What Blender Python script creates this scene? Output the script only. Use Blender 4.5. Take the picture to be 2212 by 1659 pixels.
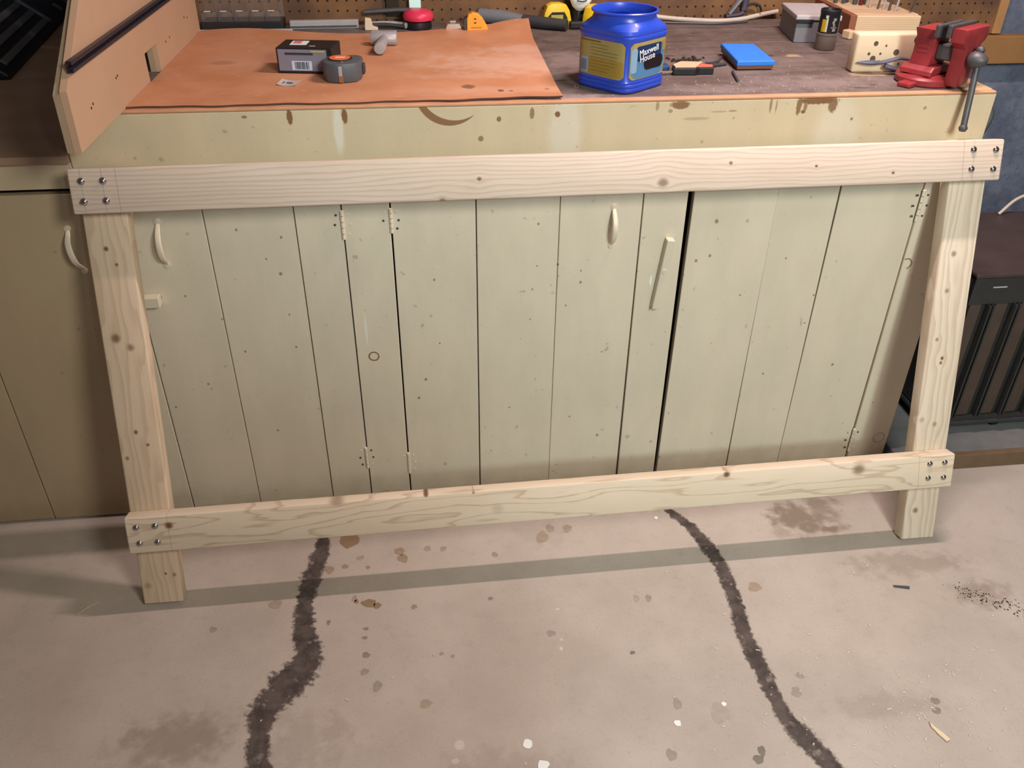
import bpy, bmesh, math, random
from mathutils import Vector, Matrix
import numpy as np
for o in list(bpy.data.objects): bpy.data.objects.remove(o)
S = bpy.context.scene
COL = S.collection
rnd = random.Random(7)

# ------------------------------------------------------------------ camera
F, YAW, PITCH, ROLL = 1837.5, 0.12333, 0.58583, -0.0112
CAM = Vector((-0.264, -1.8106, 1.5634))
fwd = Vector((math.sin(YAW)*math.cos(PITCH), math.cos(YAW)*math.cos(PITCH), -math.sin(PITCH)))
rt0 = Vector((math.cos(YAW), -math.sin(YAW), 0)); dn0 = fwd.cross(rt0)
rt = math.cos(ROLL)*rt0 + math.sin(ROLL)*dn0
dn = -math.sin(ROLL)*rt0 + math.cos(ROLL)*dn0
cd = bpy.data.cameras.new('camera'); cam = bpy.data.objects.new('camera', cd); COL.objects.link(cam)
cam.matrix_world = Matrix(((rt.x, -dn.x, -fwd.x, CAM.x), (rt.y, -dn.y, -fwd.y, CAM.y), (rt.z, -dn.z, -fwd.z, CAM.z), (0, 0, 0, 1)))
cd.sensor_fit = 'HORIZONTAL'; cd.sensor_width = 36; cd.lens = 36*F/2212; cd.clip_start = 0.02
S.camera = cam

# ------------------------------------------------------------------ light
w = bpy.data.worlds.new('room_ambient'); S.world = w; w.use_nodes = True
w.node_tree.nodes['Background'].inputs[0].default_value = (1.0, 0.78, 0.60, 1)
w.node_tree.nodes['Background'].inputs[1].default_value = 0.10
def lamp(name, kind, loc, power, col, **kw):
    l = bpy.data.lights.new(name, kind); l.energy = power; l.color = col
    for k, v in kw.items(): setattr(l, k, v)
    o = bpy.data.objects.new(name, l); COL.objects.link(o); o.location = loc
    return o
# tube hung over the front edge of the bench, to the right
lamp('bench_tube', 'AREA', (0.72, -0.07, 2.35), 33, (1.0, 0.78, 0.73), shape='RECTANGLE', size=0.5, size_y=0.035)
# ceiling bulb over the right half of the room, and an assumed unseen one behind the camera, cut off by an added wall
lamp('ceiling_bulb', 'POINT', (0.64, -2.12, 2.10), 130, (1.0, 0.97, 0.85), shadow_soft_size=0.26)
lamp('unseen_rear_bulb', 'POINT', (0.62, -3.60, 2.30), 178, (0.76, 1.0, 1.0), shadow_soft_size=0.15)
S.view_settings.view_transform = 'Standard'; S.view_settings.look = 'None'
S.view_settings.exposure = 0.0; S.view_settings.gamma = 1; S.view_settings.use_curve_mapping = False

H = 1.067      # bench height
def gray(px, py):
    return (rt*((px-1106)/F) + dn*((py-829.5)/F) + fwd)
def gz(px, py, z=H):           # point of the photo on a level surface
    d = gray(px, py); return CAM + d*((z-CAM.z)/d.z)
def gy(px, py, y=0.0):         # point of the photo on an upright surface parallel to the wall
    d = gray(px, py); return CAM + d*((y-CAM.y)/d.y)

# ------------------------------------------------------------------ mesh helpers
def box(bm, x0, x1, y0, y1, z0, z1, bev=0.0, seg=2, M=None):
    vs = [bm.verts.new(c) for c in ((x0,y0,z0),(x1,y0,z0),(x1,y1,z0),(x0,y1,z0),(x0,y0,z1),(x1,y0,z1),(x1,y1,z1),(x0,y1,z1))]
    fs = [bm.faces.new([vs[i] for i in f]) for f in ((3,2,1,0),(4,5,6,7),(0,1,5,4),(1,2,6,5),(2,3,7,6),(3,0,4,7))]
    if M is not None:
        for v in vs: v.co = M @ v.co
    if bev > 0:
        es = list({e for f in fs for e in f.edges})
        bmesh.ops.bevel(bm, geom=es, offset=bev, segments=seg, affect='EDGES', profile=0.5)
    return bm
def prism(bm, poly, d0, d1, plane='xz', bev=0.0):
    def P(a, b, d): return {'xz': (a, d, b), 'xy': (a, b, d), 'yz': (d, a, b)}[plane]
    A = [bm.verts.new(P(a, b, d0)) for a, b in poly]; B = [bm.verts.new(P(a, b, d1)) for a, b in poly]
    n = len(poly); fs = [bm.faces.new(A), bm.faces.new(B[::-1])]
    for i in range(n): fs.append(bm.faces.new((A[i], B[i], B[(i+1) % n], A[(i+1) % n])))
    bmesh.ops.recalc_face_normals(bm, faces=fs)
    if bev > 0:
        es = list({e for f in fs[:2] for e in f.edges})
        bmesh.ops.bevel(bm, geom=es, offset=bev, segments=2, affect='EDGES', profile=0.5)
    return bm
def lathe(bm, prof, seg=24, c=(0, 0, 0), M=None):
    c = Vector(c); rings = []
    for r, z in prof:
        if r < 1e-6: rings.append([bm.verts.new(c+Vector((0, 0, z)))])
        else: rings.append([bm.verts.new(c+Vector((r*math.cos(2*math.pi*i/seg), r*math.sin(2*math.pi*i/seg), z))) for i in range(seg)])
    for a, b in zip(rings, rings[1:]):
        for i in range(seg):
            j = (i+1) % seg
            if len(a) == 1 and len(b) == 1: continue
            if len(a) == 1: bm.faces.new((a[0], b[j], b[i]))
            elif len(b) == 1: bm.faces.new((a[i], a[j], b[0]))
            else: bm.faces.new((a[i], a[j], b[j], b[i]))
    if M is not None:
        for R in rings:
            for v in R: v.co = M @ v.co
    return bm
def tube(bm, pts, r, seg=10, flat=1.0, up=None):
    pts = [Vector(p) for p in pts]; n = len(pts); rings = []
    for i, p in enumerate(pts):
        t = (pts[min(i+1, n-1)]-pts[max(i-1, 0)]).normalized()
        u = Vector(up) if up else (Vector((0, 0, 1)) if abs(t.z) < 0.9 else Vector((0, 1, 0)))
        a = t.cross(u).normalized(); b = a.cross(t)
        rr = r[i] if isinstance(r, (list, tuple)) else r
        rings.append([bm.verts.new(p + a*rr*math.cos(2*math.pi*k/seg) + b*rr*flat*math.sin(2*math.pi*k/seg)) for k in range(seg)])
    for A, B in zip(rings, rings[1:]):
        for k in range(seg): bm.faces.new((A[k], A[(k+1) % seg], B[(k+1) % seg], B[k]))
    bm.faces.new(rings[0][::-1]); bm.faces.new(rings[-1])
    return bm
def bent(pts, n=24):            # Catmull-Rom through control points
    pts = [Vector(p) for p in pts]; P = [2*pts[0]-pts[1]]+pts+[2*pts[-1]-pts[-2]]; out = []
    m = len(pts)-1
    for i in range(n+1):
        s = i*m/n; k = min(int(s), m-1); t = s-k; a, b, c, d = P[k:k+4]
        out.append(0.5*((2*b)+(c-a)*t+(2*a-5*b+4*c-d)*t*t+(3*b-a-3*c+d)*t**3))
    return out
def obj(name, bm, mat, parent=None, loc=None, rot=None, smooth=False):
    bmesh.ops.recalc_face_normals(bm, faces=bm.faces)
    me = bpy.data.meshes.new(name); bm.to_mesh(me); bm.free()
    if mat: me.materials.append(mat)
    if smooth: me.shade_smooth() if smooth is True else me.set_sharp_from_angle(angle=smooth)
    o = bpy.data.objects.new(name, me); COL.objects.link(o)
    if parent: o.parent = parent
    if loc is not None: o.location = loc
    if rot is not None: o.rotation_euler = rot
    return o
NB = bmesh.new
def soft(o, a=0.6):
    for p in o.data.polygons: p.use_smooth = True
    o.data.set_sharp_from_angle(angle=a); return o
def tag(o, label, cat, group=None):
    o['label'] = label; o['category'] = cat
    if group: o['group'] = group
    return o
def thing(name, label, cat, loc=(0, 0, 0), rot=(0, 0, 0), group=None):
    o = bpy.data.objects.new(name, None); COL.objects.link(o); o.empty_display_size = 0.05
    o.location = loc; o.rotation_euler = rot
    return tag(o, label, cat, group)
def struct(o): o['kind'] = 'structure'; return o
def textmesh(name, body, size, mat, parent, M, depth=0.0004, align='CENTER'):
    cu = bpy.data.curves.new(name, 'FONT'); cu.body = body; cu.size = size; cu.extrude = depth; cu.align_x = align
    t = bpy.data.objects.new(name, cu); COL.objects.link(t)
    dg = bpy.context.evaluated_depsgraph_get(); me = bpy.data.meshes.new_from_object(t.evaluated_get(dg))
    bpy.data.objects.remove(t); me.name = name; me.materials.clear(); me.materials.append(mat)
    o = bpy.data.objects.new(name, me); COL.objects.link(o); o.parent = parent; o.matrix_local = M
    return o

# ------------------------------------------------------------------ material helpers
class G:
    def __init__(s, name, rough=0.7, metal=0.0, spec=0.3):
        s.mat = bpy.data.materials.new(name); s.mat.use_nodes = True; s.nt = s.mat.node_tree
        s.b = s.nt.nodes['Principled BSDF']; s.b.inputs['Roughness'].default_value = rough
        s.b.inputs['Metallic'].default_value = metal; s.b.inputs['Specular IOR Level'].default_value = spec
        s._obj = None
    def n(s, t, **kw):
        x = s.nt.nodes.new(t)
        for k, v in kw.items(): setattr(x, k, v)
        return x
    def put(s, sock, v):
        if isinstance(v, bpy.types.NodeSocket): s.nt.links.new(v, sock)
        elif isinstance(v, (tuple, list)): sock.default_value = tuple(v)+((1,) if len(v) == 3 and len(sock.default_value) == 4 else ())
        else: sock.default_value = v
    def m(s, op, *a):
        x = s.n('ShaderNodeMath', operation=op)
        for i, v in enumerate(a): s.put(x.inputs[i], v)
        return x.outputs[0]
    def v(s, op, a, b=None):
        x = s.n('ShaderNodeVectorMath', operation=op); s.put(x.inputs[0], a)
        if b is not None: s.put(x.inputs[1], b)
        return x.outputs['Value'] if op in ('LENGTH', 'DOT_PRODUCT') else x.outputs[0]
    def co(s):
        if s._obj is None: s._obj = s.n('ShaderNodeTexCoord').outputs['Object']
        return s._obj
    def xyz(s, vec=None):
        x = s.n('ShaderNodeSeparateXYZ'); s.put(x.inputs[0], vec or s.co()); return x.outputs
    def noise(s, vec=None, scale=5, detail=4, rough=0.55, sc=None, w=None):
        vec = vec or s.co()
        if sc: vec = s.v('MULTIPLY', vec, sc)
        x = s.n('ShaderNodeTexNoise'); s.put(x.inputs['Vector'], vec)
        x.inputs['Scale'].default_value = scale; x.inputs['Detail'].default_value = detail; x.inputs['Roughness'].default_value = rough
        return x.outputs['Fac']
    def sm(s, x, a, b, c=0.0, d=1.0):
        q = s.n('ShaderNodeMapRange', interpolation_type='SMOOTHSTEP'); s.put(q.inputs[0], x)
        for i, v in zip((1, 2, 3, 4), (a, b, c, d)): s.put(q.inputs[i], v)
        return q.outputs[0]
    def mix(s, f, a, b, mode='MIX'):
        q = s.n('ShaderNodeMix', data_type='RGBA', blend_type=mode); s.put(q.inputs[0], f); s.put(q.inputs[6], a); s.put(q.inputs[7], b)
        return q.outputs[2]
    def spots(s, L, vec=None, wob=0.5, wscale=60, edge=0.15):
        vec = vec or s.co(); nz = s.m('MULTIPLY', s.m('SUBTRACT', s.noise(vec, wscale, 3), 0.5), wob*2); out = None
        for (c, r, st) in L:
            d = s.v('LENGTH', s.v('MULTIPLY', s.v('SUBTRACT', vec, c), tuple(1/q if q else 0 for q in r)))
            k = s.sm(s.m('ADD', d, nz), 1+edge, 1-edge, 0, st)
            out = k if out is None else s.m('MAXIMUM', out, k)
        return out
    def bump(s, h, dist=0.001, strength=0.5):
        q = s.n('ShaderNodeBump'); q.inputs['Strength'].default_value = strength; q.inputs['Distance'].default_value = dist
        s.put(q.inputs['Height'], h); s.nt.links.new(q.outputs[0], s.b.inputs['Normal'])
    def out(s, col): s.put(s.b.inputs['Base Color'], col); return s.mat
def plain(name, col, rough=0.6, metal=0.0, spec=0.4, var=0.12, scale=40):
    g = G(name, rough, metal, spec)
    n = g.noise(None, scale, 4)
    d = tuple(c*(1-var) for c in col); l = tuple(min(1, c*(1+var)) for c in col)
    return g.out(g.mix(n, d, l))

def pine(name, axis, L, knots, lines=(), seed=0.0, freq=70, cath=0.0, base=(0.655, 0.53, 0.44), dark=(0.45, 0.31, 0.21), con=0.34, edge=0.25):
    """axis: 0 = length along local x, 2 = along local z. knots: (u,v,r,strength). lines: pencil marks at u."""
    g = G(name, 0.62, 0, 0.25); X = g.xyz()
    u, v = (X[0], X[2]) if axis == 0 else (X[2], X[0])
    cmb = g.n('ShaderNodeCombineXYZ'); g.put(cmb.inputs[0], g.m('ADD', u, seed)); g.put(cmb.inputs[1], v); g.put(cmb.inputs[2], X[1]); vec = cmb.outputs[0]
    n1 = g.noise(vec, 1.0, 2, 0.4, sc=(2.2, 16, 8)); n2 = g.noise(vec, 1.0, 3, 0.5, sc=(9, 120, 60))
    val = g.m('ADD', g.m('MULTIPLY', v, freq), g.m('MULTIPLY', n1, 3.0+cath))
    val = g.m('ADD', val, g.m('MULTIPLY', n2, 0.7))
    kd = None
    for (ku, kv, kr, ks) in knots:
        kr *= 1.2; ks = min(1, ks*1.2)
        dx = g.m('SUBTRACT', u, ku); dy = g.m('SUBTRACT', v, kv)
        d2 = g.m('ADD', g.m('MULTIPLY', g.m('MULTIPLY', dx, dx), 0.8/(kr*kr)), g.m('MULTIPLY', g.m('MULTIPLY', dy, dy), 1/(kr*kr)))
        # bend the grain round the knot
        bend = g.m('DIVIDE', g.m('MULTIPLY', dy, freq*0.9), g.m('ADD', g.m('MULTIPLY', d2, 0.22), 1.0))
        val = g.m('SUBTRACT', val, bend)
        k = g.sm(g.m('ADD', g.m('SQRT', d2), g.m('MULTIPLY', n2, 0.5)), 1.6, 0.55, 0, ks)
        kd = k if kd is None else g.m('MAXIMUM', kd, k)
    fr = g.m('FRACT', val)
    ring = g.m('MULTIPLY', g.sm(fr, edge, 0.92), g.sm(fr, 1.0, 0.93))
    fine = g.noise(vec, 1.0, 2, 0.5, sc=(14, 700, 300))
    bl = g.noise(vec, 1.0, 2, 0.5, sc=(3, 10, 5))
    col = g.mix(g.sm(bl, 0.3, 0.7), base, tuple(c*f for c, f in zip(base, (1.07, 1.08, 1.12))))
    col = g.mix(g.m('MULTIPLY', ring, con), col, dark)
    col = g.mix(g.m('MULTIPLY', g.sm(fine, 0.45, 0.75), 0.10), col, dark)
    if kd is not None: col = g.mix(kd, col, (0.17, 0.085, 0.045))
    ln = None
    for (lu, w_) in lines:
        q = g.sm(g.m('ABSOLUTE', g.m('SUBTRACT', u, g.m('ADD', lu, g.m('MULTIPLY', v, w_)))), 0.0011, 0.0004, 0, 0.38)
        ln = q if ln is None else g.m('MAXIMUM', ln, q)
    if ln is not None: col = g.mix(ln, col, (0.16, 0.13, 0.14))
    g.bump(g.m('SUBTRACT', fine, g.m('MULTIPLY', ring, 0.3)), 0.0004, 0.4)
    return g.out(col)

def paint(name, base=(0.65, 0.582, 0.465), marks=None, chips=None, seed=0.0, dirt=0.0):
    g = G(name, 0.45, 0, 0.35); vec = g.v('ADD', g.co(), (seed, seed*0.37, 0))
    n = g.noise(vec, 1, 4, 0.6, sc=(9, 9, 3)); n2 = g.noise(vec, 90, 3, 0.6)
    col = g.mix(g.sm(n, 0.3, 0.7), tuple(c*0.95 for c in base), tuple(min(1, c*1.04) for c in base))
    col = g.mix(g.m('MULTIPLY', g.sm(g.noise(vec, 7, 3), 0.5, 0.75), 0.07), col, (0.48, 0.47, 0.30))
    # small dark flecks
    fl = g.sm(g.noise(g.v('ADD', vec, (3.1, 0, 1.7)), 46, 2, 0.4), 0.715, 0.78)
    col = g.mix(g.m('MULTIPLY', fl, 0.40), col, (0.20, 0.16, 0.09))
    fl2 = g.sm(g.noise(g.v('ADD', vec, (7.1, 2, 0.7)), 150, 1, 0.4), 0.76, 0.82)
    col = g.mix(g.m('MULTIPLY', fl2, 0.4), col, (0.20, 0.16, 0.09))
    if dirt:      # browner and darker towards the foot of the door
        z = g.xyz()[2]
        gr = g.sm(g.m('ADD', z, g.m('MULTIPLY', g.noise(vec, 14, 4), 0.10)), 0.16, 0.03, 0, dirt)
        col = g.mix(gr, col, (0.20, 0.14, 0.065))
    if chips: col = g.mix(g.spots(chips, None, 0.25, 120, 0.35), col, (0.80, 0.82, 0.80))
    if marks: col = g.mix(g.spots(marks, None, 0.4, 130, 0.2), col, (0.22, 0.115, 0.052))
    g.bump(g.m('ADD', n2, g.m('MULTIPLY', g.noise(vec, 1, 3, sc=(60, 60, 6)), 0.8)), 0.0006, 0.35)
    return g.out(col)

def floor_mat():
    g = G('concrete_floor', 0.62, 0, 0.3); v = g.co()
    n = g.noise(v, 2.2, 5, 0.6); n2 = g.noise(v, 28, 5, 0.6); n3 = g.noise(v, 160, 3, 0.6)
    col = g.mix(g.sm(n, 0.3, 0.7), (0.385, 0.325, 0.285), (0.495, 0.425, 0.382))
    col = g.mix(g.m('MULTIPLY', g.sm(n2, 0.5, 0.8), 0.25), col, (0.27, 0.22, 0.185))
    col = g.mix(g.m('MULTIPLY', g.sm(n3, 0.56, 0.72), 0.30), col, (0.22, 0.185, 0.165))
    col = g.mix(g.m('MULTIPLY', g.sm(g.noise(v, 420, 2, 0.6), 0.35, 0.7), 0.16), col, (0.60, 0.53, 0.48))
    big = [((0.72,-0.20,0),(0.07,0.055,0),.75),((0.80,-0.165,0),(0.05,0.035,0),.6),((0.79,-0.25,0),(0.035,0.012,0),.75),((0.66,-0.25,0),(0.03,0.02,0),.35),((0.929,-0.395,0),(0.13,0.035,0),.34),((-0.80,-0.70,0),(0.10,0.05,0),.45),((-0.55,-0.735,0),(0.08,0.06,0),.25),((0.02,-0.19,0),(0.06,0.04,0),.18),((0.66,-0.78,0),(0.10,0.03,0),.22),((-0.15,-0.86,0),(0.12,0.06,0),.2),((1.06,-0.51,0),(0.06,0.035,0),.45)]
    col = g.mix(g.spots(big, v, 1.5, 26, 0.6), col, (0.165, 0.115, 0.08))
    wt = [((-0.235,-0.775,0),(0.010,0.011,0),.35),((-0.245,-0.81,0),(0.008,0.006,0),.3),((-0.28,-0.835,0),(0.012,0.008,0),.3),((0.01,-0.56,0),(0.004,0.005,0),.5),((0.015,-0.535,0),(0.004,0.003,0),.45),((0.02,-0.445,0),(0.005,0.003,0),.5)]
    col = g.mix(g.spots(wt, v, 0.3, 130, 0.2), col, (0.72, 0.66, 0.60))
    g.bump(g.m('ADD', n2, g.m('MULTIPLY', n3, 0.6)), 0.0012, 0.3)
    return g.out(col)

M = {}
M['floor'] = floor_mat()
def tar_mat():
    g = G('dark_crack_filler', 0.75, 0, 0.2); v = g.co()
    col = g.mix(g.sm(g.noise(v, 22, 5, 0.65), 0.36, 0.66), (0.062, 0.048, 0.045), (0.125, 0.098, 0.090))
    col = g.mix(g.m('MULTIPLY', g.sm(g.noise(v, 34, 4, 0.6), 0.58, 0.70), 0.7), col, (0.30, 0.25, 0.22))
    e = g.n('ShaderNodeAttribute', attribute_name='edge').outputs['Fac']
    al = g.sm(g.m('ADD', e, g.m('MULTIPLY', g.m('SUBTRACT', g.noise(v, 70, 5, 0.7), 0.5), 1.1)), 0.18, 0.58)
    g.put(g.b.inputs['Alpha'], g.m('MULTIPLY', al, g.sm(g.noise(v, 16, 3), 0.25, 0.5, 0.78, 0.96)))
    g.bump(g.noise(v, 90, 4), 0.002, 0.5)
    return g.out(col)
M['tar'] = tar_mat()
def wall_mat(name, a, b):
    g = G(name, 0.85, 0, 0.15); v = g.co()
    col = g.mix(g.sm(g.noise(v, 6, 6, 0.7), 0.35, 0.65), a, b)
    col = g.mix(g.m('MULTIPLY', g.sm(g.noise(v, 60, 4, 0.7), 0.55, 0.7), 0.5), col, tuple(c*0.45 for c in a))
    g.bump(g.noise(v, 80, 5, 0.7), 0.004, 0.5)
    return g.out(col)
M['wall'] = wall_mat('rough_blue_grey_wall', (0.10, 0.12, 0.175), (0.19, 0.21, 0.285))
def peg_mat():
    g = G('perforated_hardboard', 0.7, 0, 0.25); X = g.xyz(); sp = 0.02705
    fx = g.m('SUBTRACT', g.m('FRACT', g.m('DIVIDE', X[0], sp)), 0.5); fz = g.m('SUBTRACT', g.m('FRACT', g.m('DIVIDE', X[2], sp)), 0.5)
    d = g.m('SQRT', g.m('ADD', g.m('MULTIPLY', fx, fx), g.m('MULTIPLY', fz, fz)))
    col = g.mix(g.sm(g.noise(None, 5, 5, 0.6), 0.3, 0.7), (0.095, 0.050, 0.033), (0.225, 0.112, 0.048))
    col = g.mix(g.sm(d, 0.125, 0.095), col, (0.025, 0.015, 0.01))
    g.bump(g.sm(d, 0.095, 0.125), 0.004, 1.0)
    return g.out(col)
M['peg'] = peg_mat()
def plank_mat():
    g = G('stained_bench_plank', 0.6, 0, 0.3); v = g.co()
    n = g.noise(v, 1, 5, 0.65, sc=(5, 26, 20)); nb = g.noise(v, 7, 6, 0.7)
    col = g.mix(g.sm(n, 0.25, 0.75), (0.092, 0.066, 0.060), (0.150, 0.112, 0.102))
    col = g.mix(g.m('MULTIPLY', g.sm(nb, 0.42, 0.68), 0.75), col, (0.205, 0.160, 0.152))
    col = g.mix(g.m('MULTIPLY', g.sm(g.noise(v, 1, 3, 0.5, sc=(14, 45, 10)), 0.67, 0.72), 0.8), col, (0.04, 0.026, 0.022))
    col = g.mix(g.m('MULTIPLY', g.sm(g.noise(g.v('ADD', v, (1.3, 4, 2)), 75, 2, 0.5), 0.70, 0.77), 0.8), col, (0.40, 0.31, 0.27))
    bare = [((1.03,0.045,1.067),(0.055,0.05,0),.9),((0.83,0.17,1.067),(0.05,0.02,0),.5),((0.72,0.365,1.067),(0.02,0.015,0),.6)]
    col = g.mix(g.spots(bare, v, 0.7, 50, 0.3), col, (0.52, 0.36, 0.21))
    dust = [((0.14,0.36,1.067),(0.06,0.08,0),.5),((0.10,0.03,1.067),(0.06,0.018,0),.6),((0.42,0.07,1.067),(0.13,0.03,0),.35),((0.63,0.09,1.067),(0.13,0.06,0),.3)]
    col = g.mix(g.spots(dust, v, 1.3, 35, 0.7), col, (0.36, 0.30, 0.29))
    g.bump(n, 0.002, 0.4)
    return g.out(col)
M['plank'] = plank_mat()
def hardboard_mat():
    g = G('orange_hardboard', 0.55, 0, 0.3); v = g.co()
    col = g.mix(g.sm(g.noise(v, 6, 5, 0.6), 0.3, 0.7), (0.51, 0.215, 0.105), (0.62, 0.295, 0.165))
    pale = [((-0.02,0.33,0),(0.17,0.10,0),.62),((0.06,0.47,0),(0.12,0.05,0),.55),((-0.12,0.21,0),(0.12,0.022,0),.35),((-0.24,0.33,0),(0.05,0.02,0),.3),((-0.60,0.40,0),(0.10,0.12,0),.22),((-0.05,0.08,0),(0.18,0.03,0),.35)]
    col = g.mix(g.spots(pale, v, 1.6, 24, 0.7), col, (0.70, 0.46, 0.36))
    col = g.mix(g.m('MULTIPLY', g.sm(g.noise(v, 1, 3, 0.5, sc=(30, 90, 1)), 0.66, 0.75), 0.6), col, (0.78, 0.55, 0.40))
    dk = [((-0.130,0.115,0),(0.014,0.018,0),.7),((-0.062,0.075,0),(0.007,0.010,0),.85),((-0.04,0.07,0),(0.005,0.006,0),.7),((0.04,0.08,0),(0.006,0.008,0),.5),((-0.70,0.38,0),(0.03,0.02,0),.3)]
    col = g.mix(g.spots(dk, v, 0.6, 120, 0.25), col, (0.13, 0.055, 0.03))
    return g.out(col)
M['hardboard'] = hardboard_mat()
M['hardboard_edge'] = plain('dark_hardboard_edge', (0.10, 0.045, 0.03), 0.8)
M['mdf'] = plain('raw_fibreboard', (0.50, 0.315, 0.205), 0.75, var=0.06, scale=9)
M['mdf_edge'] = plain('sawn_fibreboard_edge', (0.37, 0.265, 0.175), 0.85, var=0.08, scale=30)
M['bare'] = plain('bare_worn_wood', (0.55, 0.28, 0.16), 0.7, var=0.3, scale=18)
M['dark_inside'] = plain('dark_cabinet_inside', (0.03, 0.022, 0.014), 0.9)
M['counter'] = plain('dark_counter_board', (0.36, 0.235, 0.165), 0.7, var=0.3, scale=9)
M['black'] = plain('black_plastic', (0.012, 0.011, 0.014), 0.45)
M['black2'] = plain('dark_grey_plastic', (0.045, 0.043, 0.048), 0.55)
M['rib'] = plain('grey_ribbed_plastic', (0.13, 0.13, 0.14), 0.6, var=0.5, scale=130)
M['grey'] = plain('mid_grey_plastic', (0.16, 0.16, 0.18), 0.5)
M['ltgrey'] = plain('pale_grey_plastic', (0.42, 0.40, 0.41), 0.5)
M['greymetal'] = plain('dull_grey_metal', (0.40, 0.37, 0.38), 0.5, 0.25)
M['iron'] = plain('worn_dark_iron', (0.085, 0.082, 0.09), 0.5, 0.35, var=0.3)
M['chrome'] = plain('bright_chrome', (0.75, 0.73, 0.70), 0.16, 1.0, var=0.04)
M['zinc'] = plain('zinc_plated_bolt', (0.50, 0.48, 0.47), 0.20, 1.0, var=0.1)
M['white'] = plain('white_print', (0.80, 0.80, 0.80), 0.6, var=0.04)
M['ink'] = plain('black_ink', (0.03, 0.03, 0.05), 0.7)
M['red'] = plain('scuffed_red_enamel', (0.27, 0.028, 0.034), 0.40, 0, 0.5, var=0.45, scale=26)
M['redplastic'] = plain('bright_red_plastic', (0.66, 0.035, 0.09), 0.4)
M['darkred'] = plain('dark_red_metal', (0.10, 0.012, 0.015), 0.5)
M['orange'] = plain('orange_plastic', (0.80, 0.34, 0.03), 0.45)
M['yellow'] = plain('yellow_plastic', (0.78, 0.52, 0.02), 0.4)
M['blue'] = plain('blue_jar_plastic', (0.022, 0.065, 0.52), 0.32, 0, 0.5, var=0.08)
M['blueface'] = plain('bright_blue_cover', (0.03, 0.20, 0.72), 0.5)
M['label_yellow'] = plain('label_yellow', (0.62, 0.51, 0.20), 0.5, var=0.08)
M['label_orange'] = plain('label_ochre', (0.60, 0.42, 0.09), 0.5, var=0.08)
M['label_blue'] = plain('label_navy', (0.02, 0.06, 0.20), 0.5)
M['label_cup'] = plain('label_sky_blue', (0.16, 0.40, 0.70), 0.5)
M['label_coffee'] = plain('label_dark_brown', (0.03, 0.02, 0.025), 0.5)
M['barcode'] = plain('barcode_panel', (0.55, 0.62, 0.78), 0.5)
M['redwood'] = plain('red_brown_plank', (0.24, 0.085, 0.045), 0.6, var=0.2, scale=14)
M['beam'] = plain('stained_wall_rail', (0.29, 0.145, 0.055), 0.6, var=0.2, scale=9)
M['trimwood'] = plain('golden_wood_strip', (0.38, 0.20, 0.085), 0.6, var=0.2, scale=12)
M['tan'] = plain('tan_block_wood', (0.62, 0.44, 0.28), 0.65, var=0.1, scale=12)
M['paleblock'] = plain('pale_pine_block', (0.70, 0.56, 0.40), 0.65, var=0.08, scale=12)
M['brown_appliance'] = plain('brown_grained_panel', (0.070, 0.048, 0.038), 0.5, var=0.3, scale=20)
M['dark_appliance'] = plain('charcoal_panel', (0.030, 0.030, 0.029), 0.45, var=0.25)
M['cord'] = plain('cream_cord', (0.55, 0.46, 0.40), 0.5)
M['cyan'] = plain('pale_cyan_paper', (0.62, 0.95, 0.92), 0.5, var=0.02)
M['paint_trim'] = paint('cream_green_trim', seed=3.3)
def clear_mat(name, col, a):
    g = G(name, 0.08, 0, 0.5); g.b.inputs['Alpha'].default_value = a; g.b.inputs['Base Color'].default_value = col+(1,)
    return g.mat
M['clear'] = clear_mat('clear_plastic', (0.6, 0.55, 0.55), 0.05)
M['smoke'] = clear_mat('smoky_clear_plastic', (0.22, 0.17, 0.15), 0.55)

# ------------------------------------------------------------------ setting
bm = NB(); box(bm, -2.6, 2.6, -4.2, 1.9, -0.05, 0.0)
floor = struct(obj('floor', bm, M['floor']))
STAINS_BROWN = [((-0.48,-0.159,0),(0.024,0.028,0),.85),((-0.351,-0.212,0),(0.012,0.015,0),.6),((-0.343,-0.238,0),(0.013,0.015,0),.6),((0.02,-0.20,0),(0.016,0.022,0),.45),((0.045,-0.17,0),(0.012,0.014,0),.45),((0.09,-0.175,0),(0.012,0.015,0),.35),
      ((-0.525,-0.258,0),(0.012,0.013,0),.55),((-0.646,-0.357,0),(0.014,0.016,0),.45),((-0.425,-0.378,0),(0.016,0.014,0),.8),((-0.405,-0.388,0),(0.010,0.009,0),.8),((-0.455,-0.37,0),(0.006,0.006,0),.7),((-0.318,-0.401,0),(0.007,0.007,0),.6),
      ((0.513,-0.428,0),(0.015,0.017,0),.45),((-0.299,-0.671,0),(0.014,0.010,0),.5),((-0.24,-0.215,0),(0.008,0.01,0),.5),((-0.43,-0.26,0),(0.006,0.006,0),.55),((-0.46,-0.36,0),(0.007,0.01,0),.4),((-0.487,-0.251,0),(0.008,0.008,0),.6),((-0.45,-0.225,0),(0.01,0.008,0),.5),((-0.28,-0.21,0),(0.01,0.009,0),.35)]
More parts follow.
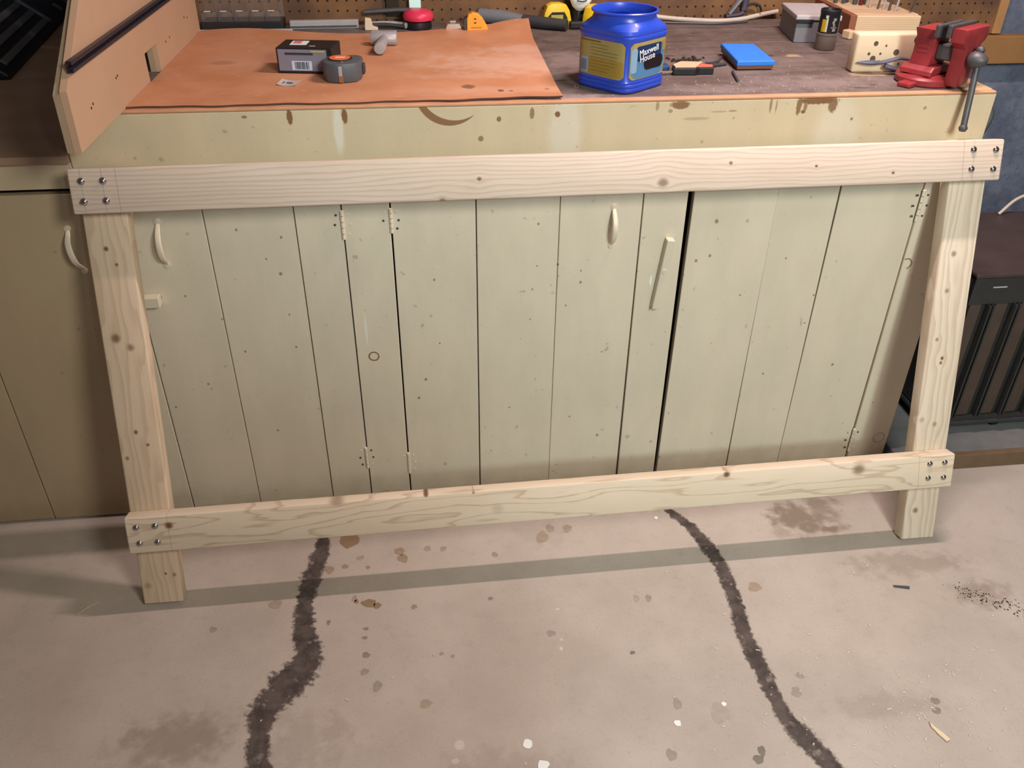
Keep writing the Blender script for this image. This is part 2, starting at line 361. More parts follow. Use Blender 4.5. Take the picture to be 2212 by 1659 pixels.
STAINS_DARK = [((-0.517,-0.427,0),(0.005,0.007,0),.6),((-0.43,-0.455,0),(0.006,0.005,0),.6),((-0.432,-0.481,0),(0.006,0.005,0),.55),((-0.428,-0.53,0),(0.009,0.008,0),.6),((-0.43,-0.575,0),(0.009,0.009,0),.5),((-0.402,-0.616,0),(0.010,0.014,0),.5),
      ((-0.78,-0.419,0),(0.008,0.009,0),.45),((-0.006,-0.515,0),(0.012,0.008,0),.4),((0.168,-0.589,0),(0.006,0.005,0),.7),((0.232,-0.73,0),(0.010,0.013,0),.5),((0.187,-0.844,0),(0.010,0.014,0),.45),((-0.135,-0.395,0),(0.007,0.005,0),.6),((0.215,-0.433,0),(0.008,0.011,0),.25),((0.244,-0.435,0),(0.007,0.012,0),.4),
      ((0.784,-0.784,0),(0.009,0.009,0),.65),((0.774,-0.807,0),(0.010,0.008,0),.65),((0.371,-0.856,0),(0.008,0.011,0),.7),((0.358,-0.873,0),(0.012,0.009,0),.7),((0.505,-0.874,0),(0.005,0.005,0),.7),((0.315,-0.761,0),(0.02,0.025,0),.25),((0.496,-0.73,0),(0.012,0.012,0),.35),((-0.26,-0.545,0),(0.005,0.005,0),.5),((-0.235,-0.555,0),(0.005,0.005,0),.5),((0.52,-0.69,0),(0.009,0.008,0),.35),((-0.11,-0.25,0),(0.008,0.009,0),.5)]
smat = {}
for kind, L_, c_ in (('brown', STAINS_BROWN, (0.215, 0.125, 0.05)), ('dark', STAINS_DARK, (0.12, 0.10, 0.085))):
    for (p_, r_, st) in L_:
        q = round(st*5)/5
        if (kind, q) not in smat:
            smat[kind, q] = plain(kind+'_floor_stain', tuple(c*q+f*(1-q) for c, f in zip(c_, (0.43, 0.365, 0.32))), 0.6, var=0.22, scale=60)
        bm = NB(); n = 22; ph = [rnd.uniform(0, 6.3) for _ in range(4)]; ring = []
        for i in range(n):
            t = 2*math.pi*i/n; k = 1+0.10*math.sin(2*t+ph[0])+0.09*math.sin(3*t+ph[1])+0.07*math.sin(5*t+ph[2])+rnd.uniform(-0.05, 0.05)
            ring.append(bm.verts.new((r_[0]*k*math.cos(t), r_[1]*k*math.sin(t), 0)))
        bm.faces.new(ring); obj('stain', bm, smat[kind, q], floor, (p_[0], p_[1], 0.0003))
def crack(pts, widths, seed, jag=0.35):
    r = random.Random(seed); P = bent([(x, y, 0) for x, y in pts], 150); n = len(P); bm = NB(); rows = []
    lay = bm.verts.layers.float.new('edge'); wl = wr = 0
    for i, p in enumerate(P):
        t = (P[min(i+1, n-1)]-P[max(i-1, 0)]).normalized(); a = Vector((-t.y, t.x, 0))
        s = i/(n-1)*(len(widths)-1); k = min(int(s), len(widths)-2); wd = 1.6*(widths[k]*(1-(s-k))+widths[k+1]*(s-k))
        wl = 0.75*wl+r.uniform(-1, 1)*jag*0.5; wr = 0.75*wr+r.uniform(-1, 1)*jag*0.5; row = []
        for q in (-1, -0.5, 0, 0.5, 1):
            ww = wd/2*(1+(wl if q > 0 else wr)); v = bm.verts.new((p.x+a.x*ww*q, p.y+a.y*ww*q, 0.0006)); v[lay] = (1-abs(q))*min(1, i/6, (n-1-i)/6); row.append(v)
        rows.append(row)
    for A, B in zip(rows, rows[1:]):
        for q in range(4): bm.faces.new((A[q], A[q+1], B[q+1], B[q]))
    o = obj('crack_filler', bm, M['tar'], floor); o['label'] = 'dark filler smeared along a crack in the concrete'
crack([(-0.545,-0.11),(-0.552,-0.20),(-0.570,-0.29),(-0.577,-0.36),(-0.574,-0.44),(-0.560,-0.51),(-0.583,-0.57),(-0.622,-0.625),(-0.640,-0.69),(-0.630,-0.79),(-0.60,-0.95)], [0.022,0.036,0.038,0.036,0.045,0.060,0.078,0.062,0.046,0.050,0.05], 3)
crack([(0.345,-0.08),(0.376,-0.133),(0.410,-0.19),(0.443,-0.279),(0.454,-0.378),(0.448,-0.483),(0.440,-0.566),(0.442,-0.682),(0.448,-0.776),(0.470,-0.844),(0.505,-0.92),(0.56,-1.02)], [0.012,0.020,0.028,0.036,0.034,0.030,0.034,0.032,0.036,0.045,0.034,0.03], 5, 0.22)

bm = NB(); box(bm, -0.92, 2.6, 0.87, 0.97, 0, 2.6); struct(obj('wall_back', bm, M['wall']))
bm = NB(); box(bm, -2.6, -1.02, 1.80, 1.90, 0, 2.6); struct(obj('wall_left', bm, M['wall']))
bm = NB(); box(bm, -1.02, -0.92, 0.87, 1.90, 0, 2.6); struct(obj('wall_return', bm, M['wall']))
# added unseen wall, its stepped end shaped to shade the left and lower doors
bm = NB(); prism(bm, [(-2.6, 0), (0.402, 0), (0.402, 1.82), (0.234, 1.82), (0.234, 2.6), (-2.6, 2.6)], -2.72, -2.60, 'xz'); struct(obj('wall_light_blocker', bm, M['wall']))
# low ledge under the appliance, edged with a board
bm = NB(); box(bm, 1.075, 2.5, -0.03, 0.866, 0.0, 0.047, 0.003); led = struct(obj('trim_1', bm, plain('painted_blue_grey_ledge', (0.165, 0.165, 0.17), 0.8, var=0.25, scale=25)))
bm = NB(); box(bm, 1.075, 2.5, -0.050, -0.0315, 0.0, 0.05, 0.002); obj('edge_board', bm, plain('dirty_brown_edge_board', (0.165, 0.105, 0.06), 0.8, var=0.3, scale=18), led)

peg = thing('pegboard', 'brown perforated hardboard on the wall behind the bench', 'pegboard', (0.5115, 0.85, 1.0885))
bm = NB(); box(bm, -1.40, 1.066, 0, 0.008, -0.075, 1.1); obj('panel', bm, M['peg'], peg)
bm = NB(); box(bm, 1.067, 1.096, -0.008, 0.012, -0.075, 1.1, 0.002); obj('side_strip', bm, M['trimwood'], peg)['label'] = 'golden wooden strip along the right edge'
bm = NB(); box(bm, -0.822, -0.785, -0.012, -0.0005, -0.0, 1.1, 0.001); obj('batten', bm, M['dark_inside'], peg)['label'] = 'dark upright batten on the perforated board'

bm = NB(); box(bm, 1.30, 2.3, 0.825, 0.868, 0.925, 1.010, 0.003); tag(obj('wall_rail', bm, M['beam']), 'brown stained board fixed level on the wall behind the vise', 'board')

# ------------------------------------------------------------------ main workbench
bench = thing('workbench', 'cream-green painted plank-door workbench with a worn wooden top', 'workbench')
XL, XR = -0.962, 1.05
bm = NB(); box(bm, XL+0.004, XR-0.004, 0.060, 0.84, 0.02, H-0.036); obj('carcass', bm, M['dark_inside'], bench)
for y0, y1 in ((0.0205, 0.265), (0.2662, 0.53), (0.5315, 0.70), (0.7013, 0.8415)):
    bm = NB(); box(bm, XL, XR, y0, y1, H-0.035, H, 0.0012, 1); obj('top_plank', bm, M['plank'], bench)
bm = NB(); box(bm, XL, XR-0.001, 0.0, 0.020, H-0.0065, H-0.0005, 0.002); obj('front_edge_strip', bm, M['bare'], bench)
ap_marks = [((-0.509,0,1.047),(0.006,0,0.016),1),((-0.397,0,1.046),(0.006,0,0.016),1),((-0.074,0,1.032),(0.005,0,0.0055),.9),((-0.003,0,1.042),(0.005,0,0.012),.8),((0.052,0,1.039),(0.0058,0,0.0062),1),((-0.113,0,0.991),(0.006,0,0.006),.8),
            ((0.321,0,1.052),(0.022,0,0.008),.95),((0.30,0,1.040),(0.005,0,0.004),.6),((0.36,0,1.022),(0.030,0,0.0035),.35),((0.525,0,1.048),(0.003,0,0.016),.7),((0.538,0,1.045),(0.002,0,0.014),.6),((0.590,0,1.045),(0.006,0,0.020),.9),((0.605,0,1.044),(0.004,0,0.016),.8),((0.632,0,1.055),(0.045,0,0.008),1),((0.668,0,1.046),(0.010,0,0.018),.9),
            ((0.719,0,1.013),(0.0035,0,0.0035),.8),((0.887,0,1.033),(0.004,0,0.004),.6),((0.602,0,1.031),(0.005,0,0.004),1),((0.44,0,1.037),(0.010,0,0.002),.6),((0.41,0,1.036),(0.018,0,0.002),.4),((-0.60,0,1.049),(0.006,0,0.003),.8),((0.27,0,1.051),(0.004,0,0.010),.6)]
def apron_mat():
    g_marks = ap_marks
    m = paint('painted_apron', (0.62, 0.51, 0.35), g_marks, [((0.07,0,1.0),(0.035,0,0.09),.28),((-0.412,0,1.02),(0.010,0,0.05),.45),((0.69,0,0.98),(0.05,0,0.08),.18)], 1.9)
    nt = m.node_tree; g = G.__new__(G); g.mat = m; g.nt = nt; g.b = nt.nodes['Principled BSDF']; g._obj = None
    old = g.b.inputs['Base Color'].links[0].from_socket; v = g.co()
    # crescent of bare wood
    d1 = g.v('LENGTH', g.v('MULTIPLY', g.v('SUBTRACT', v, (-0.178, 0, 1.093)), (1, 0, 1)))
    d2 = g.v('LENGTH', g.v('MULTIPLY', g.v('SUBTRACT', v, (-0.166, 0, 1.108)), (1, 0, 1)))
    k = g.m('MULTIPLY', g.sm(d1, 0.0735, 0.0715), g.sm(d2, 0.0755, 0.0775))
    k = g.m('MULTIPLY', k, g.sm(g.xyz()[0], -0.16, -0.164)) if False else k
    g.put(g.b.inputs['Base Color'], g.mix(k, old, (0.25, 0.135, 0.06)))
    return m
M['apron'] = apron_mat()
bm = NB(); box(bm, XL, XR, 0.0, 0.020, 0.884, H-0.007, 0.0015); obj('apron', bm, M['apron'], bench)
bm = NB(); box(bm, XR-0.02, XR, 0.0215, 0.84, 0.884, H-0.0355, 0.001); obj('end_apron', bm, M['paint_trim'], bench)
bm = NB(); box(bm, XR-0.019, XR-0.0005, 0.0255, 0.84, 0.015, 0.882, 0.001); obj('end_panel', bm, plain('dark_unpainted_side', (0.06, 0.04, 0.025), 0.8), bench)

door_marks = [((-0.383,0,0.458),(0.0115,0,0.0115),1)]
def ring_paint(name, seed, rings, dirt, chips=None, marks=None):
    m = paint(name, seed=seed, dirt=dirt, chips=chips, marks=marks)
    if not rings: return m
    g = G.__new__(G); g.mat = m; g.nt = m.node_tree; g.b = g.nt.nodes['Principled BSDF']; g._obj = None
    col = g.b.inputs['Base Color'].links[0].from_socket; v = g.co()
    for (c, r, cut, st) in rings:
        d = g.v('LENGTH', g.v('MULTIPLY', g.v('SUBTRACT', v, c), (1, 0, 1)))
        d = g.m('ADD', d, g.m('MULTIPLY', g.m('SUBTRACT', g.noise(v, 90, 2), 0.5), 0.003))
        k = g.m('MULTIPLY', g.sm(d, r-0.0032, r-0.0018), g.sm(d, r+0.0018, r+0.0005, 0, st))
        if cut is not None:
            X = g.xyz(g.v('SUBTRACT', v, c)); k = g.m('MULTIPLY', k, g.sm(g.m('ADD', g.m('MULTIPLY', X[0], cut[0]), g.m('MULTIPLY', X[2], cut[1])), -0.004, 0.001))
        col = g.mix(k, col, (0.20, 0.13, 0.05))
    g.put(g.b.inputs['Base Color'], col); return m

FLECKS = []
for (fx, fy, fr_) in ((607,513,3.2),(606,592,4),(510,497,3),(625,680,2.6),(640,750,3),(575,560,2.5),(1163,484,3),(1254,610,3.5),(1222,660,2.5),(1150,625,2.5),(1145,690,2.2),(938,605,3),(950,742,2.6),(1160,575,2),(1205,572,3),(1255,585,2.5),(1550,480,5),(1535,555,4),(1505,565,4),(1600,640,2.5),(1700,560,2.5),(1760,640,3),(1800,790,4),(1650,810,3),(1740,700,2.4),(480,690,2.6),(530,760,3),(450,830,2.8),(600,930,3),(920,820,4),(905,860,4),(1100,880,2.6),(1230,900,2.6),(1300,760,2.6),(1290,940,4),(400,640,2.6),(380,880,3)):
    c_ = gy(fx, fy, 0.0); FLECKS.append(((c_.x, 0, c_.z), (fr_*0.0009, 0, fr_*0.0011), 0.75))
ZT, ZB = 0.878, 0.012
def board(parent, x0, x1, name='board', y=0.0, mat=None, tilt=0.0, z0=ZB, z1=ZT, bev=0.0012):
    bm = NB(); box(bm, x0, x1, y, y+0.0195, z0, z1, bev, 1)
    if tilt:
        for v in bm.verts: v.co.x += tilt*(v.co.z-0.45)
    return obj(name, bm, mat, parent)
def handle(parent, x, z0, z1, tip=0.0):
    bm = NB(); zz = (z0+z1)/2; L = (z1-z0)/2
    pts = bent([(x, 0.001, zz+L*1.02), (x, -0.006, zz+L*0.86), (x, -0.022, zz+L*0.5), (x+tip*0.3, -0.028, zz), (x+tip*0.6, -0.022, zz-L*0.5), (x+tip, -0.006, zz-L*0.86), (x+tip, 0.001, zz-L*1.02)], 22)
    tube(bm, pts, [0.0034+0.0034*math.sin(math.pi*i/22) for i in range(23)], 8, 0.62, up=(0, 1, 0))
    for zc, xc in ((zz+L*1.06, x), (zz-L*1.06, x+tip)):
        tube(bm, [(xc, -0.0025, zc), (xc, 0.0005, zc)], 0.0072, 12)
    h = soft(obj('handle', bm, M['paint_trim'], parent), 0.7); h['label'] = 'arched pull handle painted the same cream green'
    for zc, xc in ((zz+L*1.06, x), (zz-L*1.06, x+tip)):
        bm = NB(); tube(bm, [(xc, -0.0038, zc), (xc, -0.0024, zc)], 0.003, 8); obj('screw', bm, M['paint_trim'], h)
def hinge(parent, x, zc, seed, h=0.07):
    r = random.Random(seed); bm = NB()
    for k in range(5):
        z0 = zc-h/2+k*h/5; tube(bm, [(x, -0.002, z0+0.0012), (x, -0.002, z0+h/5-0.0012)], 0.0042, 8)
    o = soft(obj('hinge', bm, M['paint_trim'], parent), 0.7); o['label'] = 'painted-over butt hinge'
    for s in (-1, 1):
        for k in range(3):
            bm = NB(); px_ = x+s*(0.013+0.004*(k % 2)); pz = zc-h*0.33+k*h*0.33
            tube(bm, [(px_, -0.0012, pz), (px_, 0.0008, pz)], 0.0028, 8); obj('screw', bm, M['paint_trim'] if r.random() < 0.5 else M['iron'], o)
def door(name, label_, xs, tilts, y, seed, rings=None, dirt=0.45, gap=0.0011, chips=None, sg=(0.8, 1.0)):
    d = bpy.data.objects.new(name, None); COL.objects.link(d); d.parent = bench; d['label'] = label_
    for i, (a, b) in enumerate(zip(xs, xs[1:])):
        board(d, a+gap*(1 if i == 0 else sg[i-1]), b-gap*(sg[i] if i < len(sg) else 1), y=y+rnd.uniform(0, 0.0012), mat=ring_paint('painted_door_board', seed+i*1.7, rings, dirt, chips, [m_ for m_ in FLECKS if a-0.01 < m_[0][0] < b+0.01] or None), tilt=tilts[i])
    return d
d1 = door('door', 'three-board door with its handle at the left edge', [-0.897, -0.722, -0.528, -0.4245], [0.0, 0.0004, 0.0002], 0.0, 11.0)
board(bench, -0.9605, -0.8985, 'stile', mat=ring_paint('painted_stile', 17.0, None, 0.4))
handle(d1, -0.820, 0.728, 0.826, 0.0); hinge(d1, -0.4245, 0.806, 1); hinge(d1, -0.4265, 0.145, 2)
board(bench, -0.4228, -0.3190, 'stile', mat=ring_paint('painted_stile', 21.0, [((-0.383, 0, 0.458), 0.0125, None, 1)], 0.4, [((-0.396, 0, 0.535), (0.003, 0, 0.04), .5)]))
d2 = door('door', 'three-board door with a bowed handle at the right', [-0.3165, -0.1255, 0.0665, 0.2595], [0.0003, -0.0004, 0.0006], 0.0, 31.0, sg=(1.2, 0.5))
handle(d2, 0.192, 0.732, 0.822, 0.0); hinge(d2, -0.317, 0.812, 3, 0.06); hinge(d2, -0.3165, 0.118, 4)
board(bench, 0.2622, 0.3655, 'stile', mat=ring_paint('painted_stile', 41.0, None, 0.4, [((0.298, 0, 0.632), (0.003, 0, 0.014), .8)]), tilt=-0.003)
d3 = door('door', 'three-board door behind the wide dark gap', [0.3785, 0.583, 0.735, 0.9415], [0.004, -0.001, 0.003], 0.0055, 51.0, sg=(0.5, 1.0))
hinge(d3, 0.9425, 0.80, 5, 0.08); hinge(d3, 0.940, 0.095, 6, 0.08)
board(bench, 0.943, 1.0495, 'stile', mat=ring_paint('painted_stile', 61.0, [((0.951, 0, 0.646), 0.0145, (0.8, 0.35), .9), ((1.022, 0, 0.096), 0.017, None, .5)], 0.5))
# turn button on the stile
tb = bpy.data.objects.new('turn_button', None); COL.objects.link(tb); tb.parent = bench; tb.location = (0.3215, -0.0005, 0.655); tb.rotation_euler = (0, 0.105, 0)
tb['label'] = 'small painted wooden turn latch'
bm = NB(); box(bm, -0.0095, 0.0095, -0.021, 0.0, -0.092, 0.090, 0.0012, 1); obj('latch_bar', bm, M['paint_trim'], tb)
bm = NB(); tube(bm, [(0, -0.0235, 0.01), (0, -0.020, 0.01)], 0.006, 12); obj('screw', bm, M['paint_trim'], tb)
bm = NB(); box(bm, -0.94, -0.85, -0.024, -0.0002, 0.631, 0.656, 0.001, 1); obj('turn_button', bm, M['paint_trim'], bench)['label'] = 'level wooden turn latch half behind the left leg'
# iron hook under the right end
bm = NB(); pts = bent([(XR-0.012, 0.03, 0.945), (XR+0.006, 0.03, 0.955), (XR+0.018, 0.028, 0.985), (XR+0.020, 0.028, 1.012), (XR+0.010, 0.030, 1.035)], 18)
tube(bm, pts, [0.005+0.004*math.sin(math.pi*i/18) for i in range(19)], 8); soft(obj('hook', bm, M['iron'], bench))['label'] = 'dark iron hook on the right end'

# ------------------------------------------------------------------ lower counter on the left
cnt = thing('side_counter', 'lower cream-green counter with a dark wooden top at the left edge', 'counter')
X0, X1 = -1.95, -0.9635
bm = NB(); prism(bm, [(X0, -0.012), (X1, -0.012), (X1, 0.862), (-1.024, 0.862), (-1.024, 1.79), (X0, 1.79)], 0.965, 0.982, 'xy', 0.002); obj('counter_top', bm, M['counter'], cnt)
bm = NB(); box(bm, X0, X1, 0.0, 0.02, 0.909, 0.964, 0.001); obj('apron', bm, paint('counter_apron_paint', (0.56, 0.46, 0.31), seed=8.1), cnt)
bm = NB(); prism(bm, [(X0, 0.03), (X1, 0.03), (X1, 0.862), (-1.024, 0.862), (-1.024, 1.79), (X0, 1.79)], 0.0, 0.963, 'xy'); obj('carcass', bm, M['dark_inside'], cnt)
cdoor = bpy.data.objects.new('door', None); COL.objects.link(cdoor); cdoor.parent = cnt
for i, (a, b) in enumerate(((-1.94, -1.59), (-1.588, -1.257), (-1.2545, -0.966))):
    bm = NB(); box(bm, a, b, 0.0, 0.0195, 0.008, 0.898, 0.0012, 1); obj('board', bm, paint('dimmed_counter_door_paint', (0.44, 0.345, 0.225), seed=70+i*2.3, dirt=0.5), cdoor)  # dimness of the left end is put into this darker base colour
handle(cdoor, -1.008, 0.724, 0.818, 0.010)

# ------------------------------------------------------------------ leaning timber frame
LEAN, PSI = 0.28707, 0.0072
T_, W_ = 0.038, 0.089
fr = thing('leaning_frame', 'new pale pine frame of bolted boards leaning against the workbench', 'wooden frame', (-0.95, -0.3350, T_*math.sin(LEAN)+0.0003), (-LEAN, 0, PSI))
def pboard(name, axis, L, mat, loc, rot=(0, 0, 0)):
    bm = NB()
    if axis == 0: box(bm, 0, L, 0, T_, 0, W_, 0.004, 3)
    else: box(bm, 0, W_, 0, T_, 0, L, 0.004, 3)
    return soft(obj(name, bm, mat, fr, loc, rot), 0.5)
top = pboard('rail', 0, 1.9934, pine('pine_upper_rail', 0, 1.99, [(0.8167,0.0418,0.004,.75),(1.2124,0.0211,0.0095,.6),(1.3617,0.0568,0.0035,.75),(1.5561,0.0445,0.003,.8),(1.7360,0.0246,0.003,.8),(0.7378,0.0,0.006,.6),(0.0175,0.022,0.003,.8)],
    [(0.092,0.0),(0.0245,0.0),(0.065,0.0),(1.902,-0.06),(1.926,-0.06)], 0.0, 105, 0.5, con=0.40, edge=0.4), (0.0097, -T_-0.0003, 0.91147))
low = pboard('rail', 0, 1.9874, pine('pine_lower_rail', 0, 1.99, [(0.0949,0.0637,0.0075,.85),(1.3977,0.0814,0.0065,.85),(1.7349,0.0677,0.013,.62),(0.6746,0.089,0.0045,.8),(0.8406,0.0397,0.012,.18),(0.47,0.095,0.014,.5),(0.785,0.086,0.003,.6)],
    [(0.0930,0.0),(1.8975,-0.06)], 5.3, 16, 5.5, (0.72, 0.60, 0.46), con=0.55, edge=0.66), (0.0013, -T_-0.0003, 0.15236), (0, -0.00382, 0))
lg1 = pboard('leg', 2, 1.0005, pine('pine_left_leg', 2, 1.0, [(0.8368,0.0369,0.0045,.85),(0.8033,0.0532,0.003,.8),(0.6453,0.0283,0.0085,.7),(0.6242,0.0567,0.007,.6),(0.4312,0.0404,0.0045,.75),(0.3999,0.0618,0.0035,.75),(0.3703,0.0140,0.004,.6),(0.0775,0.0588,0.0028,.8),(0.0732,0.0781,0.004,.6),(0.0488,0.0153,0.007,.35)], (), 9.1, 55, 1.6, (0.66, 0.52, 0.38), con=0.42), (0, 0, 0), (0, 0.01279, 0))
lg2 = pboard('leg', 2, 1.0005, pine('pine_right_leg', 2, 1.0, [(0.7428,0.0352,0.006,.6),(0.6547,0.0305,0.005,.55),(0.5357,0.0225,0.004,.6),(0.4879,0.0426,0.004,.85),(0.4763,0.0406,0.0035,.8),(0.3169,0.0472,0.0055,.45),(0.33,0.012,0.006,.35),(0.0821,0.0278,0.0065,.65)], (), 13.7, 60, 0.8, (0.68, 0.58, 0.46), con=0.45), (1.89633, 0, 0), (0, 0.01279, 0))
for rail, L in ((top, [(0.0248,0.0641),(0.0660,0.0636),(0.0242,0.0245),(0.0667,0.0247),(1.9207,0.0685),(1.9740,0.0668),(1.9212,0.0263),(1.9735,0.0245)]),
                (low, [(0.0238,0.0646),(0.0650,0.0654),(0.0258,0.0251),(0.0651,0.0248),(1.9214,0.0671),(1.9608,0.0676),(1.9213,0.0283),(1.9623,0.0273)])):
    for u, v in L:
        bm = NB(); lathe(bm, [(0.0, 0.0050), (0.0026, 0.0047), (0.0050, 0.0036), (0.0070, 0.0016), (0.0077, 0.0), (0.0077, -0.0008)], 20)
        soft(obj('bolt', bm, M['zinc'], rail, (u, -0.0003, v), (math.pi/2, 0, 0)), 1.2)

# ------------------------------------------------------------------ things on the bench
Z = H+0.0004
def xform(o, loc, rotz=0.0, rx=0.0, ry=0.0): o.location = loc; o.rotation_euler = (rx, ry, rotz); return o

# hardboard sheet, gently buckled along its back edge
def sheet_z(x, y):
    s = max(0.0, (y-0.60)/0.13)
    return 0.0006+0.012*s*s*(0.5+0.5*math.sin(x*9+0.6))+0.016*max(0, s)*max(0, (x+0.02)/0.1)*(1 if x > -0.02 else 0)+0.004*max(0, (0.1-y)/0.1)*max(0, (x+0.25)/0.3)
bm = NB(); nx, ny = 60, 24; gt = {}; gb = {}
for i in range(nx+1):
    for j in range(ny+1):
        s = i/nx; t = j/ny
        xl, xr_ = -0.8365+0.018*(0.262+0.70*t), 0.064+0.022*t
        x = xl+(xr_-xl)*s; y0 = 0.014+0.003*math.sin(s*23)+0.002*math.sin(s*57); y1 = 0.715+0.030*math.sin(s*7.5+1.4)*(1 if s < .98 else .8)
        y = y0+(y1-y0)*t; z = sheet_z(x, y)
        gt[i, j] = bm.verts.new((x, y, z+0.0034)); gb[i, j] = bm.verts.new((x, y, z))
edge_f = []
for i in range(nx):
    for j in range(ny):
        bm.faces.new((gt[i,j], gt[i+1,j], gt[i+1,j+1], gt[i,j+1])); bm.faces.new((gb[i,j], gb[i,j+1], gb[i+1,j+1], gb[i+1,j]))
for i in range(nx):
    edge_f += [bm.faces.new((gt[i,0], gb[i,0], gb[i+1,0], gt[i+1,0])), bm.faces.new((gt[i,ny], gt[i+1,ny], gb[i+1,ny], gb[i,ny]))]
for j in range(ny):
    edge_f += [bm.faces.new((gt[0,j], gt[0,j+1], gb[0,j+1], gb[0,j])), bm.faces.new((gt[nx,j], gb[nx,j], gb[nx,j+1], gt[nx,j+1]))]
for f in edge_f: f.material_index = 1
o = obj('hardboard_sheet', bm, M['hardboard'], loc=(0, 0, H)); o.data.materials.append(M['hardboard_edge']); soft(o, 0.6)
tag(o, 'orange-brown hardboard sheet dusted with sawdust, lying on the bench top', 'board')
ZS = H+0.0042

# MDF fence
fen = thing('router_fence', 'tall raw fibreboard fence with a dark metal track, overhanging the bench front', 'fence', (-0.838, -0.262, H+0.0004), (0, 0, -0.018))
# local: y runs back along the fence, z up; the long face looks +x
front = [(0.0, 0.0), (0.478, 0.0), (0.478, 0.062), (0.582, 0.062), (0.582, 0.0), (1.02, 0.0), (1.02, 0.36), (0.36, 0.36), (0.006, 0.104)]
bm = NB(); prism(bm, front, -0.0135, 0.0, 'yz', 0.0006); o = obj('front_board', bm, M['mdf'], fen)
back = [(0.001, 0.0), (0.478, 0.0), (0.478, 0.055), (0.582, 0.055), (0.582, 0.0), (1.02, 0.0), (1.02, 0.36), (0.392, 0.36), (0.006, 0.0985)]
bm = NB(); prism(bm, back, -0.0255, -0.0136, 'yz', 0.0006); obj('back_board', bm, M['mdf_edge'], fen)
tdir = Vector((0, 0.72, -0.006)).normalized()
bm = NB(); ang = 0.0
def trk(bm, z0, z1, x0, x1): box(bm, x0, x1, 0.030, 1.0, z0, z1, 0.0004, 1)
trk(bm, -0.0095, 0.0095, 0.0004, 0.0016); trk(bm, -0.0095, -0.0065, 0.0004, 0.009); trk(bm, 0.0065, 0.0095, 0.0004, 0.009); trk(bm, -0.0095, -0.0030, 0.0085, 0.0105); trk(bm, 0.0030, 0.0095, 0.0085, 0.0105)
def track_mat():
    g = G('anodised_track', 0.35, 0.7, 0.5); return g.out(g.mix(g.noise(None, 60, 3), (0.035, 0.033, 0.06), (0.07, 0.065, 0.10)))
obj('t_track', bm, track_mat(), fen, (0, 0, 0.138), (0.0, 0, 0))['label'] = 'dark slotted metal track'
for (y, z) in ((0.095,0.052),(0.108,0.056),(0.262,0.064),(0.272,0.066),(0.66,0.05),(0.70,0.052),(0.87,0.066),(0.90,0.06)):
    bm = NB(); tube(bm, [(-0.001, y, z), (0.0006, y, z)], 0.0026, 8); obj('screw', bm, M['dark_inside'], fen)

# black ribbed tool case at the far left, on the lower counter
cs = thing('ribbed_case', 'black ribbed plastic case on the lower counter in the corner', 'case', (-1.385, 1.28, 0.9824), (0, 0, 0.135))
prof = [(0.0, 0.0), (0.0, 0.012), (-0.26, 0.215), (-0.36, 0.215), (-0.36, 0.0)]
bm = NB(); prism(bm, prof, -0.66, 0.34, 'xz', 0.006); obj('shell', bm, M['black'], cs)
sl = math.atan2(0.203, 0.26)
for k in range(7):
    c = Vector((-0.022-0.033*k, 0, 0.0288+0.0258*k)); bm = NB()
    Mx = Matrix.Translation(c) @ Matrix.Rotation(sl, 4, 'Y')
    box(bm, -0.0095, 0.0095, -0.60, -0.02, -0.004, 0.006, 0.002, 1, Mx); obj('rib', bm, M['rib'], cs)
bm = NB(); Mx = Matrix.Translation((-0.13, 0, 0.1135)) @ Matrix.Rotation(sl, 4, 'Y'); box(bm, -0.15, 0.15, 0.002, 0.012, -0.004, 0.008, 0.001, 1, Mx); obj('rim', bm, M['grey'], cs)
bm = NB(); Mx = Matrix.Translation((-0.16, 0, 0.137)) @ Matrix.Rotation(sl, 4, 'Y'); box(bm, -0.10, 0.05, 0.035, 0.060, -0.004, 0.006, 0.001, 1, Mx); obj('latch', bm, M['black2'], cs)
bm = NB(); Mx = Matrix.Translation((-0.02, 0, 0.03)) @ Matrix.Rotation(sl, 4, 'Y'); box(bm, -0.02, 0.012, 0.20, 0.215, -0.004, 0.006, 0.001, 1, Mx); obj('catch', bm, M['grey'], cs)
rb = thing('red_box', 'dark red metal box behind the black ribbed case', 'box', (-1.235, 1.62, 0.9824))
bm = NB(); box(bm, -0.14, 0.16, -0.02, 0.15, 0.0, 0.075, 0.004); obj('body', bm, M['darkred'], rb)
bm = NB(); box(bm, -0.142, 0.162, -0.022, 0.152, 0.0755, 0.15, 0.006); obj('lid', bm, M['redplastic'], rb)

# black and grey cardboard box with a barcode label
p0 = gz(602, 158, ZS); p1 = gz(692, 165, ZS); a = math.atan2(p1.y-p0.y, p1.x-p0.x)
bx = thing('carton', 'small black and grey carton with a barcode, behind the grey tape measure', 'box', (p0.x, p0.y, ZS), (0, 0, a+0.20))
WX, DY, HZ = 0.128, 0.088, 0.056
bm = NB(); box(bm, 0, WX, 0, DY, 0, HZ, 0.0012, 1); obj('carton_body', bm, M['black'], bx)
bm = NB(); box(bm, 0.004, WX-0.012, -0.0006, 0.0, 0.006, HZ-0.003); obj('front_label', bm, plain('lilac_grey_print', (0.22, 0.20, 0.26), 0.5, var=0.05), bx)
bm = NB(); box(bm, 0.034, 0.080, -0.0011, -0.0006, 0.008, 0.028); bp = obj('barcode_patch', bm, M['barcode'], bx)
bm = NB(); x = 0.041
while x < 0.074:
    wd = rnd.choice((0.0008, 0.0014, 0.002)); box(bm, x, x+wd, -0.0015, -0.0011, 0.010, 0.026); x += wd+rnd.choice((0.0009, 0.0015))
o = obj('barcode_bars', bm, M['ink'], bp); o['kind'] = 'stuff'
